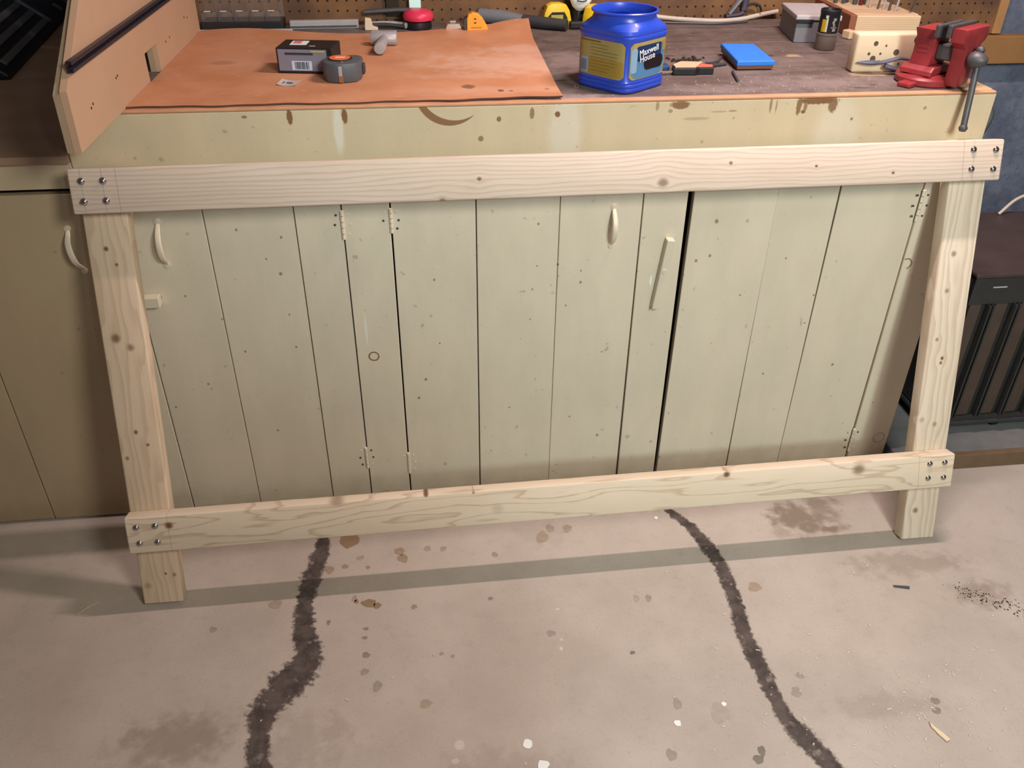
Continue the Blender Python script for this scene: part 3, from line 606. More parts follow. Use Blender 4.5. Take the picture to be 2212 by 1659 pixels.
bm = NB(); box(bm, 0.020, 0.085, -0.0010, -0.0006, 0.041, 0.046); obj('print_line', bm, M['ink'], bx)
bm = NB(); box(bm, 0.080, 0.112, -0.0010, -0.0006, 0.0475, 0.051); obj('print_line', bm, plain('olive_print', (0.42, 0.40, 0.08)), bx)
bm = NB(); box(bm, 0.026, 0.064, 0.030, 0.070, HZ, HZ+0.0008, M=Matrix.Rotation(0.05, 4, 'Z')); ps = obj('price_sticker', bm, M['white'], bx)
bm = NB(); box(bm, 0.031, 0.050, 0.040, 0.066, HZ+0.0008, HZ+0.0012, M=Matrix.Rotation(0.05, 4, 'Z')); obj('sticker_print', bm, plain('red_print', (0.75, 0.16, 0.16)), ps)
bm = NB(); box(bm, 0.072, 0.086, 0.020, 0.026, HZ, HZ+0.0004); obj('top_print', bm, M['ltgrey'], bx)

# grey tape measure
c = gz(741, 172, ZS)
tm = thing('tape_measure', 'grey tape measure with an orange round label, lying flat', 'tape measure', (c.x, c.y+0.012, ZS), (0, 0, -0.06))
poly = [(-0.040,-0.022),(-0.028,-0.040),(-0.006,-0.046),(0.014,-0.045),(0.036,-0.034),(0.044,-0.010),(0.044,0.030),(0.034,0.042),(-0.020,0.042),(-0.036,0.030),(-0.041,0.006)]
bm = NB(); prism(bm, poly, 0.0, 0.042, 'xy', 0.005); soft(obj('case', bm, plain('blue_grey_rubber', (0.085, 0.09, 0.105), 0.5), tm), 0.7)
bm = NB(); lathe(bm, [(0.0, 0.0438), (0.026, 0.0438), (0.028, 0.0422), (0.028, 0.040)], 28, (-0.004, 0.004, 0)); d_ = soft(obj('dial_rim', bm, M['black'], tm))
bm = NB(); lathe(bm, [(0.0, 0.0446), (0.0235, 0.0446), (0.0235, 0.0439)], 28, (-0.004, 0.004, 0)); obj('round_label', bm, plain('orange_label', (0.72, 0.17, 0.06), 0.5), d_)
bm = NB(); box(bm, -0.014, 0.008, -0.002, 0.010, 0.0447, 0.0451); obj('label_print', bm, plain('peach_print', (0.85, 0.55, 0.42)), d_)
bm = NB(); box(bm, -0.0035, 0.0045, -0.0485, -0.0455, 0.010, 0.036, 0.0008, 1); obj('blade', bm, M['greymetal'], tm)
bm = NB(); box(bm, -0.004, 0.006, -0.0495, -0.046, 0.002, 0.016, 0.0008, 1); obj('end_hook', bm, plain('brass_hook', (0.42, 0.27, 0.16), 0.3, 0.8), tm)
bm = NB(); box(bm, -0.003, 0.006, -0.040, -0.032, 0.0418, 0.045, 0.001, 1); obj('lock_button', bm, M['chrome'], tm)
bm = NB(); box(bm, 0.0435, 0.050, 0.0, 0.022, 0.008, 0.030, 0.002, 1); obj('belt_clip', bm, M['black2'], tm)

# torn price tag
c = gz(625, 182, ZS)
tg = thing('paper_tag', 'small white printed paper tag curling on the hardboard', 'paper tag', (c.x, c.y, ZS), (0, 0, -0.30))
bm = NB(); vs = []
for i in range(9):
    x = -0.023+0.046*i/8; z = 0.0006+0.003*(2*(i/8)-1)**2
    vs.append((bm.verts.new((x, -0.016, z)), bm.verts.new((x, 0.018, z+0.003))))
for a_, b_ in zip(vs, vs[1:]): bm.faces.new((a_[0], b_[0], b_[1], a_[1]))
bmesh.ops.solidify(bm, geom=bm.faces[:], thickness=-0.0003); obj('paper', bm, M['white'], tg)
for x0, x1, y0, y1 in ((-0.014, -0.011, -0.006, 0.006), (-0.005, 0.009, -0.003, 0.003)):
    bm = NB(); box(bm, x0, x1, y0, y1, 0.0036, 0.0040); obj('print_mark', bm, plain('faded_ink', (0.12, 0.12, 0.20)), tg)

# grey cast tee
c = gz(825, 108, ZS)
te = thing('metal_tee', 'dull grey metal tee fitting lying on the hardboard', 'fitting', (c.x, c.y, ZS+0.0165), (0, 0, -0.10))
bm = NB(); lathe(bm, [(0, -0.034), (0.014, -0.034), (0.0165, -0.031), (0.0165, 0.031), (0.014, 0.034), (0, 0.034)], 20, (0, 0, 0), Matrix.Translation((0.0, 0.055, 0)) @ Matrix.Rotation(math.pi/2, 4, 'Y'))
soft(obj('crossbar', bm, M['greymetal'], te), 0.7)
bm = NB(); lathe(bm, [(0.012, 0.0), (0.0125, 0.05), (0.015, 0.09), (0.0155, 0.112), (0.013, 0.119), (0, 0.120)], 20, (0, 0, 0), Matrix.Translation((0.002, 0.055, 0)) @ Matrix.Rotation(math.pi/2, 4, 'X'))
soft(obj('stem', bm, M['greymetal'], te), 0.7)
bm = NB(); box(bm, -0.033, 0.033, 0.052, 0.075, 0.006, 0.0172, 0.003, 2); obj('flat_pad', bm, M['greymetal'], te)

# ---- coffee jar
JC = Vector((0.214, 0.128, Z)); JR = 0.0
na = math.radians(219); jar = thing('coffee_jar', 'open blue plastic coffee jar with yellow labels near the bench front', 'jar', JC, (0, 0, na-math.pi)); jar.scale = (1, 1, 0.90)
# local frame: -x is the normal of the left label, -y... the right label normal is +90 deg from it
def sq(th, r, e):
    c_, s_ = abs(math.cos(th)), abs(math.sin(th)); return r/((c_**e+s_**e)**(1/e))
def jring(bm, r, e, z, seg=72, ins=0):
    return [bm.verts.new((sq(2*math.pi*i/seg, r-ins, e)*math.cos(2*math.pi*i/seg), sq(2*math.pi*i/seg, r-ins, e)*math.sin(2*math.pi*i/seg), z)) for i in range(seg)]
JH = 0.178
PRO = [(0.060,5,0.0),(0.0735,5.5,0.001),(0.0765,5.5,0.006),(0.0765,5.5,0.011),(0.0752,5.5,0.013),(0.0765,5.5,0.015),(0.0765,5.5,0.020),(0.0752,5.5,0.022),(0.0762,5.5,0.026),(0.0750,5.5,0.030),(0.0750,5.5,0.118),(0.0768,5.5,0.122),(0.0768,5.5,0.127),(0.0752,5.5,0.130),(0.0765,5.2,0.134),(0.0755,4.5,0.141),(0.0720,3.0,0.149),(0.0690,2.2,0.156),(0.0680,2,0.164),(0.0685,2,0.170),(0.0725,2,0.1715),(0.0735,2,0.175),(0.0715,2,0.177),(0.0680,2,0.176),(0.0655,2,0.165),(0.0655,2.2,0.155),(0.068,4,0.145),(0.072,5,0.13),(0.072,5,0.02),(0.06,5,0.006)]
bm = NB(); R_ = [jring(bm, *p) for p in PRO]
for a_, b_ in zip(R_, R_[1:]):
    for i in range(72): bm.faces.new((a_[i], a_[(i+1) % 72], b_[(i+1) % 72], b_[i]))
bm.faces.new(R_[0][::-1]); bm.faces.new(R_[-1])
soft(obj('jar_body', bm, M['blue'], jar), 0.5)
# moulded grip panels on the shoulder
def patch(name, face, s0, s1, z0, z1, mat, parent, off=0.0006, rc=0.008, nx=18, nz=14):
    """rounded patch on one flat side: face 0 = -x (left label), 1 = -y side next to it (right label)."""
    bm = NB(); cols = []
    for i in range(nx+1):
        s = s0+(s1-s0)*i/nx; e = min(s-s0, s1-s); ins = rc-math.sqrt(max(0, rc*rc-(rc-min(e, rc))**2)) if e < rc else 0
        col = []
        for j in range(nz+1):
            z = (z0+ins)+(z1-z0-2*ins)*j/nz
            # depth of the rounded-square side at lateral s
            d = 0.0750; q = min(0.999, abs(s)/0.0750); dep = d*(1-q**5.5)**(1/5.5)+off
            col.append(bm.verts.new((-dep, -s, z) if face == 0 else (-s*-1, -dep, z)))
        cols.append(col)
    for A, B in zip(cols, cols[1:]):
        for j in range(nz): bm.faces.new((A[j], B[j], B[j+1], A[j+1]))
    bmesh.ops.solidify(bm, geom=bm.faces[:], thickness=0.0003)
    return obj(name, bm, mat, parent)
lab1 = patch('back_label', 0, -0.064, 0.062, 0.032, 0.116, M['label_yellow'], jar)
lab1['label'] = 'yellow information label'
patch('label_band', 0, -0.030, 0.060, 0.036, 0.074, M['label_orange'], lab1, 0.0012, 0.002)
patch('barcode_patch', 0, -0.057, -0.033, 0.036, 0.072, M['barcode'], lab1, 0.0013, 0.001)
patch('print_block', 0, -0.053, -0.037, 0.041, 0.066, plain('faint_print', (0.30, 0.36, 0.55)), lab1, 0.0018, 0.0005)
for k in range(9):
    z = 0.104-0.0075*k; patch('print_line', 0, -0.028, rnd.uniform(0.02, 0.055), z, z+0.0010, plain('olive_ink', (0.36, 0.28, 0.10)), lab1, 0.0018, 0.0002, 8, 1)
patch('print_line', 0, -0.058, 0.0, 0.110, 0.1125, plain('brown_ink', (0.28, 0.20, 0.05)), lab1, 0.0018, 0.0002, 8, 1)
lab2 = patch('brand_label', 1, -0.062, 0.064, 0.032, 0.116, M['label_yellow'], jar); lab2['label'] = 'picture label with white lettering'
patch('label_cup', 1, -0.060, 0.055, 0.034, 0.106, M['label_cup'], lab2, 0.0010, 0.022)
patch('label_panel', 1, -0.046, 0.040, 0.074, 0.108, M['label_blue'], lab2, 0.0014, 0.002)
patch('coffee_patch', 1, -0.020, 0.050, 0.050, 0.080, M['label_coffee'], lab2, 0.0017, 0.014)
patch('sky_patch', 1, -0.061, -0.044, 0.048, 0.104, plain('label_pale_blue', (0.42, 0.62, 0.80)), lab2, 0.0016, 0.006)
patch('gold_patch', 1, 0.044, 0.062, 0.086, 0.112, M['label_orange'], lab2, 0.0016, 0.004)
for body, s, z in (('Maxwell', -0.006, 0.0880), ('House', -0.010, 0.0730)):
    Mt = Matrix.Translation((s, -0.0778, z)) @ Matrix.Rotation(math.pi/2, 4, 'X') @ Matrix.Rotation(0.10, 4, 'Z')
    textmesh('lettering', body, 0.0205, M['white'], lab2, Mt, 0.0003)

# ---- back row along the pegboard
bar = thing('clear_organizer', 'clear plastic divided tray on a black base in the back corner', 'organizer', (-0.70, 0.79, H+0.0004))
bm = NB(); box(bm, -0.115, 0.105, -0.035, 0.04, 0.0, 0.026, 0.003); obj('base', bm, M['black'], bar)
for k in range(6):
    x = -0.112+0.0425*k; bm = NB(); box(bm, x, x+0.0015, -0.030, 0.036, 0.0262, 0.12); obj('divider', bm, M['clear'], bar)
    if k < 5:
        bm = NB(); box(bm, x+0.002, x+0.042, -0.034, -0.0325, 0.0262, 0.052, 0.0005, 1); obj('bin_front', bm, M['clear'], bar)
        bm = NB(); box(bm, x+0.010, x+0.028, -0.036, -0.031, 0.0522, 0.0545, 0.001, 1); obj('bin_lip_glint', bm, plain('painted_edge_glint', (0.7, 0.6, 0.55), 0.15), bar)  # pale opaque strip painted in for the highlight on each clear bin
bm = NB(); box(bm, -0.112, 0.1020, 0.0365, 0.038, 0.0262, 0.13); obj('back_panel', bm, M['clear'], bar)
bm = NB(); box(bm, -0.85, -0.57, 0.742, 0.750, H+0.0006, H+0.009, 0.001); tag(obj('metal_rule', bm, M['ltgrey']), 'thin pale metal rule lying below the clear tray', 'ruler')
def rod(name, label_, cat, pts, r, mat, seg=12, **kw):
    bm = NB(); tube(bm, pts, r, seg, **kw); return tag(soft(obj(name, bm, mat), 0.7), label_, cat)
lv = thing('steel_bar', 'long dusty grey steel bar at the back of the bench', 'bar', (-0.58, 0.782, H+0.0004), (0, 0, 0.03))
bm = NB(); box(bm, 0.0, 0.19, -0.006, 0.012, 0.0, 0.023, 0.002); obj('bar_body', bm, M['greymetal'], lv)
bm = NB(); box(bm, 0.0, 0.185, -0.0075, -0.0062, 0.004, 0.009); obj('groove', bm, M['iron'], lv)
wc = thing('wooden_peg', 'small pale wooden clamp peg beside the steel bar', 'peg', (-0.362, 0.760, H+0.0004))
bm = NB(); prism(bm, [(-0.010,0),(0.026,0),(0.026,0.006),(0.012,0.010),(0.008,0.030),(-0.008,0.032),(-0.010,0.012)], -0.008, 0.008, 'xz', 0.0015); obj('peg_body', bm, M['paleblock'], wc)
rod('dark_rod', 'thin dark rod lying slightly raised behind the wooden peg', 'rod', [(-0.375, 0.82, H+0.036), (-0.28, 0.82, H+0.041), (-0.20, 0.82, H+0.040)], 0.007, M['iron'], 10)
pl = thing('pliers', 'worn dark pliers lying between the wooden peg and the red puck', 'pliers', (-0.30, 0.775, H+0.0004))
bm = NB(); tube(bm, bent([(-0.055, 0.0, 0.010), (-0.01, -0.006, 0.011), (0.04, -0.018, 0.008)], 12), [0.006]*13, 8, 0.9); soft(obj('handle', bm, M['black2'], pl))
bm = NB(); tube(bm, bent([(-0.055, 0.012, 0.012), (-0.01, 0.010, 0.013), (0.045, 0.006, 0.010)], 12), [0.006]*13, 8, 0.9); soft(obj('handle', bm, M['greymetal'], pl))
bm = NB(); box(bm, 0.036, 0.075, -0.022, 0.008, 0.002, 0.018, 0.004); obj('jaw', bm, M['greymetal'], pl)
rp = thing('buffing_puck', 'bright red round puck on a black base at the back of the bench', 'puck', (-0.222, 0.772, H+0.0004))
bm = NB(); lathe(bm, [(0, 0), (0.037, 0), (0.038, 0.004), (0.036, 0.020), (0, 0.020)], 28); soft(obj('base', bm, M['black'], rp), 0.5)
bm = NB(); lathe(bm, [(0.030, 0.0203), (0.041, 0.024), (0.044, 0.033), (0.040, 0.043), (0.026, 0.050), (0, 0.052)], 32); soft(obj('cap_top', bm, M['redplastic'], rp), 0.9)
bm = NB(); box(bm, -0.0165, 0.0165, 0, 0.0015, 0, 0.18, 0.0005, 1); tag(obj('cyan_card', bm, M['cyan'], loc=gy(897, 22, 0.818), rot=(0, 0, 0.02)), 'pale cyan strip of card hanging above the red puck', 'card')
ck = thing('chrome_clip', 'small shiny chrome clip left of the orange stud finder', 'clip', (-0.125, 0.735, H+0.0004))
bm = NB(); prism(bm, [(-0.022,0),(0.022,0),(0.024,0.010),(0.018,0.022),(-0.018,0.022),(-0.024,0.010)], -0.012, 0.012, 'xz', 0.003); obj('clip_body', bm, M['chrome'], ck)
bm = NB(); box(bm, -0.012, 0.008, -0.010, 0.004, 0.0222, 0.029, 0.002); obj('clip_tab', bm, M['chrome'], ck)
sf = thing('stud_finder', 'orange plastic stud finder standing on end behind the hardboard', 'stud finder', (-0.062, 0.712, H+0.0004))
bm = NB(); prism(bm, [(-0.028,0.0),(0.034,0.0),(0.028,0.018),(0.016,0.038),(0.004,0.049),(-0.012,0.052),(-0.024,0.046),(-0.028,0.036)], -0.013, 0.013, 'xz', 0.003); obj('case', bm, M['orange'], sf)
bm = NB(); prism(bm, [(-0.036,0.0),(-0.0283,0.0),(-0.0283,0.042),(-0.036,0.034)], -0.010, 0.010, 'xz', 0.001); obj('side_pad', bm, M['black2'], sf)
for zc in (0.036, 0.026):
    bm = NB(); box(bm, -0.008, -0.002, -0.0137, -0.0131, zc-0.0016, zc+0.0016); obj('print_mark', bm, M['ink'], sf)
bm = NB(); box(bm, -0.016, 0.012, -0.0137, -0.0131, 0.012, 0.015); obj('print_mark', bm, plain('faded_orange_print', (0.5, 0.16, 0.02)), sf)
gt_ = thing('caulk_tool', 'long grey tapered tool with a black end lying behind the hardboard', 'tool', (0.0, 0.0, H+0.0004))
bm = NB(); tube(bm, [(-0.045, 0.822, 0.024), (0.015, 0.800, 0.022), (0.08, 0.770, 0.018)], [0.019, 0.020, 0.014], 14); soft(obj('barrel', bm, M['grey'], gt_), 0.7)
bm = NB(); tube(bm, [(0.077, 0.771, 0.0175), (0.135, 0.735, 0.016), (0.192, 0.705, 0.0155)], [0.0165, 0.0165, 0.015], 14); soft(obj('grip', bm, M['black2'], gt_), 0.7)
bm = NB(); box(bm, 0.205, 0.241, 0.722, 0.747, 0.002, 0.020, 0.003); tag(obj('black_clip', bm, M['black'], loc=(0, 0, H+0.0003)), 'small black plastic clip under the yellow tape measure', 'clip')
def ytape(name, label_, x, y, rotz, s=1.0, full=True):
    t = thing(name, label_, 'tape measure', (x, y, H+0.0004), (0, 0, rotz))
    bm = NB(); prism(bm, [(-0.040*s,0.0),(0.040*s,0.0),(0.043*s,0.010),(0.036*s,0.040),(0.026*s,0.055),(0.008*s,0.060),(-0.016*s,0.060),(-0.030*s,0.053),(-0.037*s,0.036),(-0.042*s,0.010)], -0.017, 0.017, 'xz', 0.004); soft(obj('case', bm, M['yellow'], t), 0.6)
    if full:
        bm = NB(); prism(bm, [(-0.029,0.004),(0.030,0.004),(0.029,0.022),(0.020,0.037),(-0.016,0.037),(-0.027,0.026)], -0.0192, -0.0172, 'xz', 0.0005); l_ = obj('badge', bm, M['black'], t)
        bm = NB(); box(bm, -0.019, 0.016, -0.0200, -0.0193, 0.013, 0.030); obj('badge_print', bm, plain('yellow_grey_print', (0.42, 0.36, 0.06)), l_)
    return t
ytape('tape_measure', 'yellow tape measure with a black badge standing by the pegboard', 0.176, 0.795, 0.05)
ytape('tape_measure', 'plain yellow tape measure half hidden behind the blue jar', 0.283, 0.760, 0.75, 1.0, False)
wd_ = thing('white_dispenser', 'white rounded dispenser on a black stand between the yellow tapes', 'dispenser', (0.245, 0.818, H+0.0004))
bm = NB(); lathe(bm, [(0, 0), (0.024, 0), (0.024, 0.05), (0.018, 0.06), (0, 0.06)], 20); soft(obj('stand', bm, M['black'], wd_), 0.6)
bm = NB(); lathe(bm, [(0, 0.044), (0.012, 0.047), (0.024, 0.058), (0.032, 0.075), (0.034, 0.10), (0.030, 0.13), (0, 0.14)], 28, M=Matrix.Diagonal((1, 0.6, 1, 1)) @ Matrix.Translation((0, -0.045, -0.008))); soft(obj('shell', bm, M['white'], wd_), 1.0)
bm = NB(); tube(bm, bent([(-0.014, -0.0462, 0.068), (0, -0.0482, 0.066), (0.014, -0.0462, 0.068)], 8), 0.0016, 6); obj('slot', bm, M['ink'], wd_)
# cream cord
bm = NB(); tube(bm, bent([(0.36, 0.84, 0.03), (0.43, 0.838, 0.020), (0.50, 0.834, 0.010), (0.57, 0.815, 0.0065), (0.655, 0.79, 0.0062), (0.735, 0.81, 0.0062), (0.80, 0.835, 0.012), (0.86, 0.838, 0.022)], 40), 0.0062, 10)
tag(soft(obj('power_cord', bm, M['cord'], loc=(0, 0, H))), 'cream power cord running along the back of the bench', 'cord')
bm = NB(); tube(bm, bent([(0.40, 0.800, 0.004), (0.50, 0.785, 0.004), (0.57, 0.775, 0.004), (0.66, 0.762, 0.004), (0.75, 0.785, 0.004)], 30), 0.0035, 8)
tag(soft(obj('thin_cable', bm, M['iron'], loc=(0, 0, H))), 'thin dark cable lying in front of the cream power cord', 'cord')
# dark spring clamp against the pegboard
sc = thing('spring_clamp', 'dark spring clamp leaning on the pegboard behind the cord', 'clamp', (0.745, 0.832, H+0.001))
bm = NB(); tube(bm, [(-0.040, -0.005, 0.016), (-0.010, 0.0, 0.055), (0.008, 0.004, 0.10)], [0.008, 0.011, 0.009], 8, 0.6); soft(obj('jaw', bm, M['grey'], sc))
bm = NB(); tube(bm, bent([(-0.05, -0.004, 0.010), (0.0, 0.0, 0.018), (0.010, 0.004, 0.05), (0.012, 0.004, 0.10)], 16), [0.010]*17, 8, 0.7); soft(obj('arm', bm, plain('dark_violet_plastic', (0.05, 0.04, 0.07)), sc))
bm = NB(); tube(bm, bent([(0.012, 0, 0.040), (0.035, 0, 0.044), (0.052, -0.004, 0.038), (0.058, -0.006, 0.022)], 12), 0.0035, 8); soft(obj('spring_wire', bm, M['black'], sc))

# grey metal box
gb_ = thing('grey_box', 'grey metal box with a black latch by the drill stand', 'box', (0.776, 0.509, H+0.0004), (0, 0, -0.17))
bm = NB(); box(bm, 0.003, 0.117, 0.003, 0.187, 0, 0.056, 0.002); obj('body', bm, M['grey'], gb_)
bm = NB(); box(bm, 0, 0.120, 0, 0.190, 0.0562, 0.070, 0.003); obj('lid', bm, M['ltgrey'], gb_)
bm = NB(); box(bm, 0.002, 0.046, -0.003, 0.0, 0.050, 0.060, 0.001); obj('latch', bm, M['black'], gb_)
# black canister on clear cup
cc = gz(1778, 106, Z); cn = thing('canister', 'small black canister with a yellow label upended on its clear cup', 'canister', (cc.x+0.002, cc.y, Z))
bm = NB(); lathe(bm, [(0, 0.0), (0.026, 0), (0.027, 0.003), (0.0265, 0.036), (0.0285, 0.038), (0.0285, 0.042), (0.025, 0.0425), (0.024, 0.004), (0, 0.004)], 28); soft(obj('clear_cup', bm, M['smoke'], cn), 0.5)
bm = NB(); lathe(bm, [(0.0232, 0.010), (0.0242, 0.0430), (0.0250, 0.046), (0.0252, 0.088), (0.0262, 0.090), (0.0262, 0.097), (0.0245, 0.0985), (0.0225, 0.098), (0.0215, 0.092), (0, 0.091)], 28); cb = soft(obj('barrel', bm, M['black'], cn), 0.5)
def cylpatch(name, r, a0, a1, z0, z1, mat, parent, n=10):
    bm = NB(); A = []
    for i in range(n+1):
        a_ = a0+(a1-a0)*i/n; A.append((bm.verts.new((r*math.cos(a_), r*math.sin(a_), z0)), bm.verts.new((r*math.cos(a_), r*math.sin(a_), z1))))
    for p_, q_ in zip(A, A[1:]): bm.faces.new((p_[0], q_[0], q_[1], p_[1]))
    bmesh.ops.solidify(bm, geom=bm.faces[:], thickness=0.0003); return obj(name, bm, mat, parent)
fa = math.atan2(-1, -0.45)
cylpatch('label_yellow', 0.0257, fa-0.75, fa-0.30, 0.046, 0.076, M['yellow'], cb)
cylpatch('label_white', 0.0257, fa-0.30, fa-0.12, 0.046, 0.078, M['white'], cb)
cylpatch('label_dot', 0.0257, fa-0.42, fa-0.14, 0.0785, 0.086, M['white'], cb)
for z0, z1, a0, a1 in ((0.066, 0.073, 0.30, 0.55), (0.073, 0.080, 0.38, 0.70), (0.060, 0.066, 0.40, 0.62), (0.056, 0.0585, 0.22, 0.85), (0.048, 0.055, 0.40, 0.75)):
    cylpatch('label_lettering', 0.0257, fa+a0, fa+a1, z0, z1, M['ltgrey'], cb, 6)

# drill stand
ds = thing('drill_stand', 'tan wooden drill-bit stand at the back right corner of the bench', 'drill stand', (0.968, 0.585, H+0.0004), (0, 0, -0.06))
bm = NB(); box(bm, 0.014, 0.20, 0.0, 0.265, 0.0, 0.052, 0.003); obj('stand_block', bm, pine('stand_pine', 0, 0.3, [], (), 2.0, 160, 0.4, (0.62, 0.45, 0.29), (0.38, 0.24, 0.13)), ds)
bm = NB(); box(bm, -0.006, 0.0135, -0.010, 0.265, 0.0, 0.056, 0.002); obj('side_plank', bm, M['redwood'], ds)
BITS = ['leftmost thick dark drill bit in the drill stand', 'second dark drill bit from the left in the drill stand', 'third drill bit from the left, blackened, in the drill stand', 'fourth drill bit from the left, thick and dark, in the drill stand', 'drill bit with a dark red shank in the drill stand', 'dark drill bit just right of the red-shanked one',
        'first slim bright drill bit right of the dark cluster', 'slim dark drill bit second right of the dark cluster', 'slim bright drill bit third right of the dark cluster', 'slim dark drill bit fourth right of the dark cluster', 'slim bright drill bit last before the slanted one', 'bright slanted drill bit nearest the vise jaws']
for k, (bx_, by_, r_, h_, lx, mt) in enumerate(((0.03,0.20,0.006,0.10,0,'iron'),(0.05,0.19,0.0055,0.11,0,'iron'),(0.066,0.205,0.005,0.10,0,'black2'),(0.078,0.175,0.0065,0.10,0,'iron'),(0.092,0.165,0.006,0.11,0,'darkred'),(0.106,0.175,0.005,0.10,0,'iron'),(0.10,0.120,0.0035,0.12,0.05,'greymetal'),(0.118,0.105,0.003,0.12,0.15,'iron'),(0.130,0.095,0.003,0.12,0.12,'greymetal'),(0.140,0.080,0.0035,0.11,0.18,'iron'),(0.152,0.065,0.003,0.12,0.22,'greymetal'),(0.185,0.045,0.0028,0.13,0.42,'chrome'))):
    b0 = ds.matrix_basis
    p = Matrix.Translation(ds.location) @ Matrix.Rotation(-0.06, 4, 'Z') @ Vector((bx_, by_, 0.0522))
    t = thing('drill_bit', BITS[k], 'drill bit', p, (0, lx*0.6, 0), 'drill bits in the wooden stand')
    bm = NB(); lathe(bm, [(0, 0), (r_*0.9, 0), (r_, 0.004), (r_, h_*0.45)], 10); obj('shank', bm, M[mt], t)
    bm = NB(); lathe(bm, [(r_*0.8, h_*0.45), (r_*0.85, h_*0.95), (0, h_)], 8); obj('flute', bm, M['iron' if mt != 'chrome' else 'chrome'], t)
bm = NB(); box(bm, 0, 0.10, 0, 0.035, 0, 0.016, 0.005); tag(obj('white_strip', bm, M['white'], loc=(1.155, 0.735, H+0.012), rot=(0, 0, 0.0)), 'white rounded plastic strip behind the vise jaws', 'strip')
# pale block with drilled holes
hb = thing('drilled_block', 'pale pine block with drilled holes standing left of the vise', 'wood block', (0.789, 0.182, H+0.0004), (0, 0, -0.045))
def holed_block(mat_holes):
    g = G('pale_pine_block_face', 0.65, 0, 0.25); v = g.co()
    n = g.noise(v, 1, 4, 0.5, sc=(5, 60, 70)); return g.out(g.mix(n, (0.60, 0.47, 0.31), (0.74, 0.60, 0.43)))
bm = NB(); box(bm, 0, 0.205, 0, 0.038, 0, 0.088, 0.006, 3); soft(obj('block_body', bm, holed_block(None), hb), 0.5)
for (x, z, r) in ((0.046,0.066,0.0055),(0.072,0.061,0.0025),(0.034,0.043,0.0035),(0.062,0.043,0.0028),(0.046,0.032,0.0068),(0.145,0.074,0.0085),(0.100,0.046,0.007),(0.112,0.020,0.003),(0.062,0.026,0.0025)):
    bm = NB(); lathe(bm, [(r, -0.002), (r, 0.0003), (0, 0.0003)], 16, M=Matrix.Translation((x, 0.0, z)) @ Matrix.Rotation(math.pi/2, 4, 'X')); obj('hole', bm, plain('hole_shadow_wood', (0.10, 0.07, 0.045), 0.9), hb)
np_ = thing('needle_pliers', 'blue-grey needle pliers lying before the drilled block', 'pliers', (0.828, 0.157, H+0.0004), (0, 0, -0.05))
bm = NB(); tube(bm, bent([(-0.035, 0.012, 0.026), (-0.005, 0.010, 0.026), (0.025, 0.008, 0.027), (0.06, 0.006, 0.036), (0.09, 0.012, 0.032)], 20), [0.001+0.0085*math.sin(math.pi*min(1, (i+1)/15)) if i < 8 else 0.0085-0.00015*i for i in range(21)], 10, 0.6); soft(obj('jaw', bm, plain('blue_grey_steel', (0.12, 0.13, 0.19), 0.4, 0.5), np_))
bm = NB(); tube(bm, bent([(0.03, 0.006, 0.020), (0.06, 0.004, 0.010), (0.09, 0.010, 0.006)], 10), 0.0055, 8); soft(obj('handle', bm, plain('blue_grey_grip', (0.10, 0.11, 0.17), 0.5), np_))
sb = NB(); box(sb, 0, 0.024, 0, 0.03, 0, 0.022, 0.003); tag(obj('wood_scrap', sb, M['tan'], loc=(0.948, 0.535, H+0.0004), rot=(0, 0, 0.3)), 'small tan wood scrap in front of the drill stand', 'wood scrap')

# blue booklet box and small tools
bb = thing('blue_case', 'flat bright blue plastic case lying tilted right of the coffee jar', 'case', (0.520, 0.222, H+0.006), (0.03, 0.0, -0.06))
bm = NB(); prism(bm, [(0, 0), (0.092, 0.004), (0.088, 0.165), (0.004, 0.170)], 0.004, 0.017, 'xy', 0.003); obj('cover', bm, M['blueface'], bb)
bm = NB(); prism(bm, [(0.002, 0.002), (0.091, 0.006), (0.087, 0.163), (0.006, 0.168)], -0.003, 0.0039, 'xy', 0.001); obj('tray', bm, M['redwood'], bb)
uk = thing('utility_knife', 'black and orange utility knife beside the coffee jar', 'knife', (0.357, 0.190, H+0.0004), (0, 0, 0.03))
bm = NB(); prism(bm, [(0, 0), (0.050, -0.006), (0.062, 0.0), (0.096, -0.002), (0.100, 0.018), (0.070, 0.058), (0.030, 0.062), (0.004, 0.030)], 0.0, 0.016, 'xy', 0.002); obj('grip', bm, M['black'], uk)
bm = NB(); prism(bm, [(0.004, 0.004), (0.052, 0.000), (0.085, 0.048), (0.034, 0.058), (0.006, 0.030)], 0.0162, 0.0185, 'xy', 0.0005); obj('top_inlay', bm, plain('peach_inlay', (0.75, 0.42, 0.28)), uk)
bm = NB(); prism(bm, [(0.056, 0.003), (0.094, 0.001), (0.098, 0.016), (0.076, 0.030)], 0.0162, 0.0185, 'xy', 0.0005); obj('side_inlay', bm, plain('coral_inlay', (0.68, 0.14, 0.09)), uk)
bm = NB(); box(bm, -0.045, 0.0, 0.006, 0.014, 0.004, 0.009, 0.001); obj('blade', bm, M['chrome'], uk)
bm = NB(); box(bm, -0.055, 0.004, 0.050, 0.085, 0.0, 0.010, 0.002); tag(obj('navy_block', bm, M['label_blue'], loc=(0.357, 0.190, H+0.0004)), 'small navy block half hidden behind the coffee jar', 'block')
rod('steel_punch', 'thin dark steel punch lying below the blue case', 'punch', [(0.488, 0.118, H+0.0035), (0.505, 0.205, H+0.0035)], 0.003, M['iron'], 8)
rod('bent_wire', 'thin dark twig-like wire between the knife and blue case', 'wire', bent([(0.440, 0.215, H+0.022), (0.465, 0.255, H+0.012), (0.50, 0.30, H+0.006), (0.525, 0.35, H+0.004)], 14), 0.0028, M['iron'], 6)
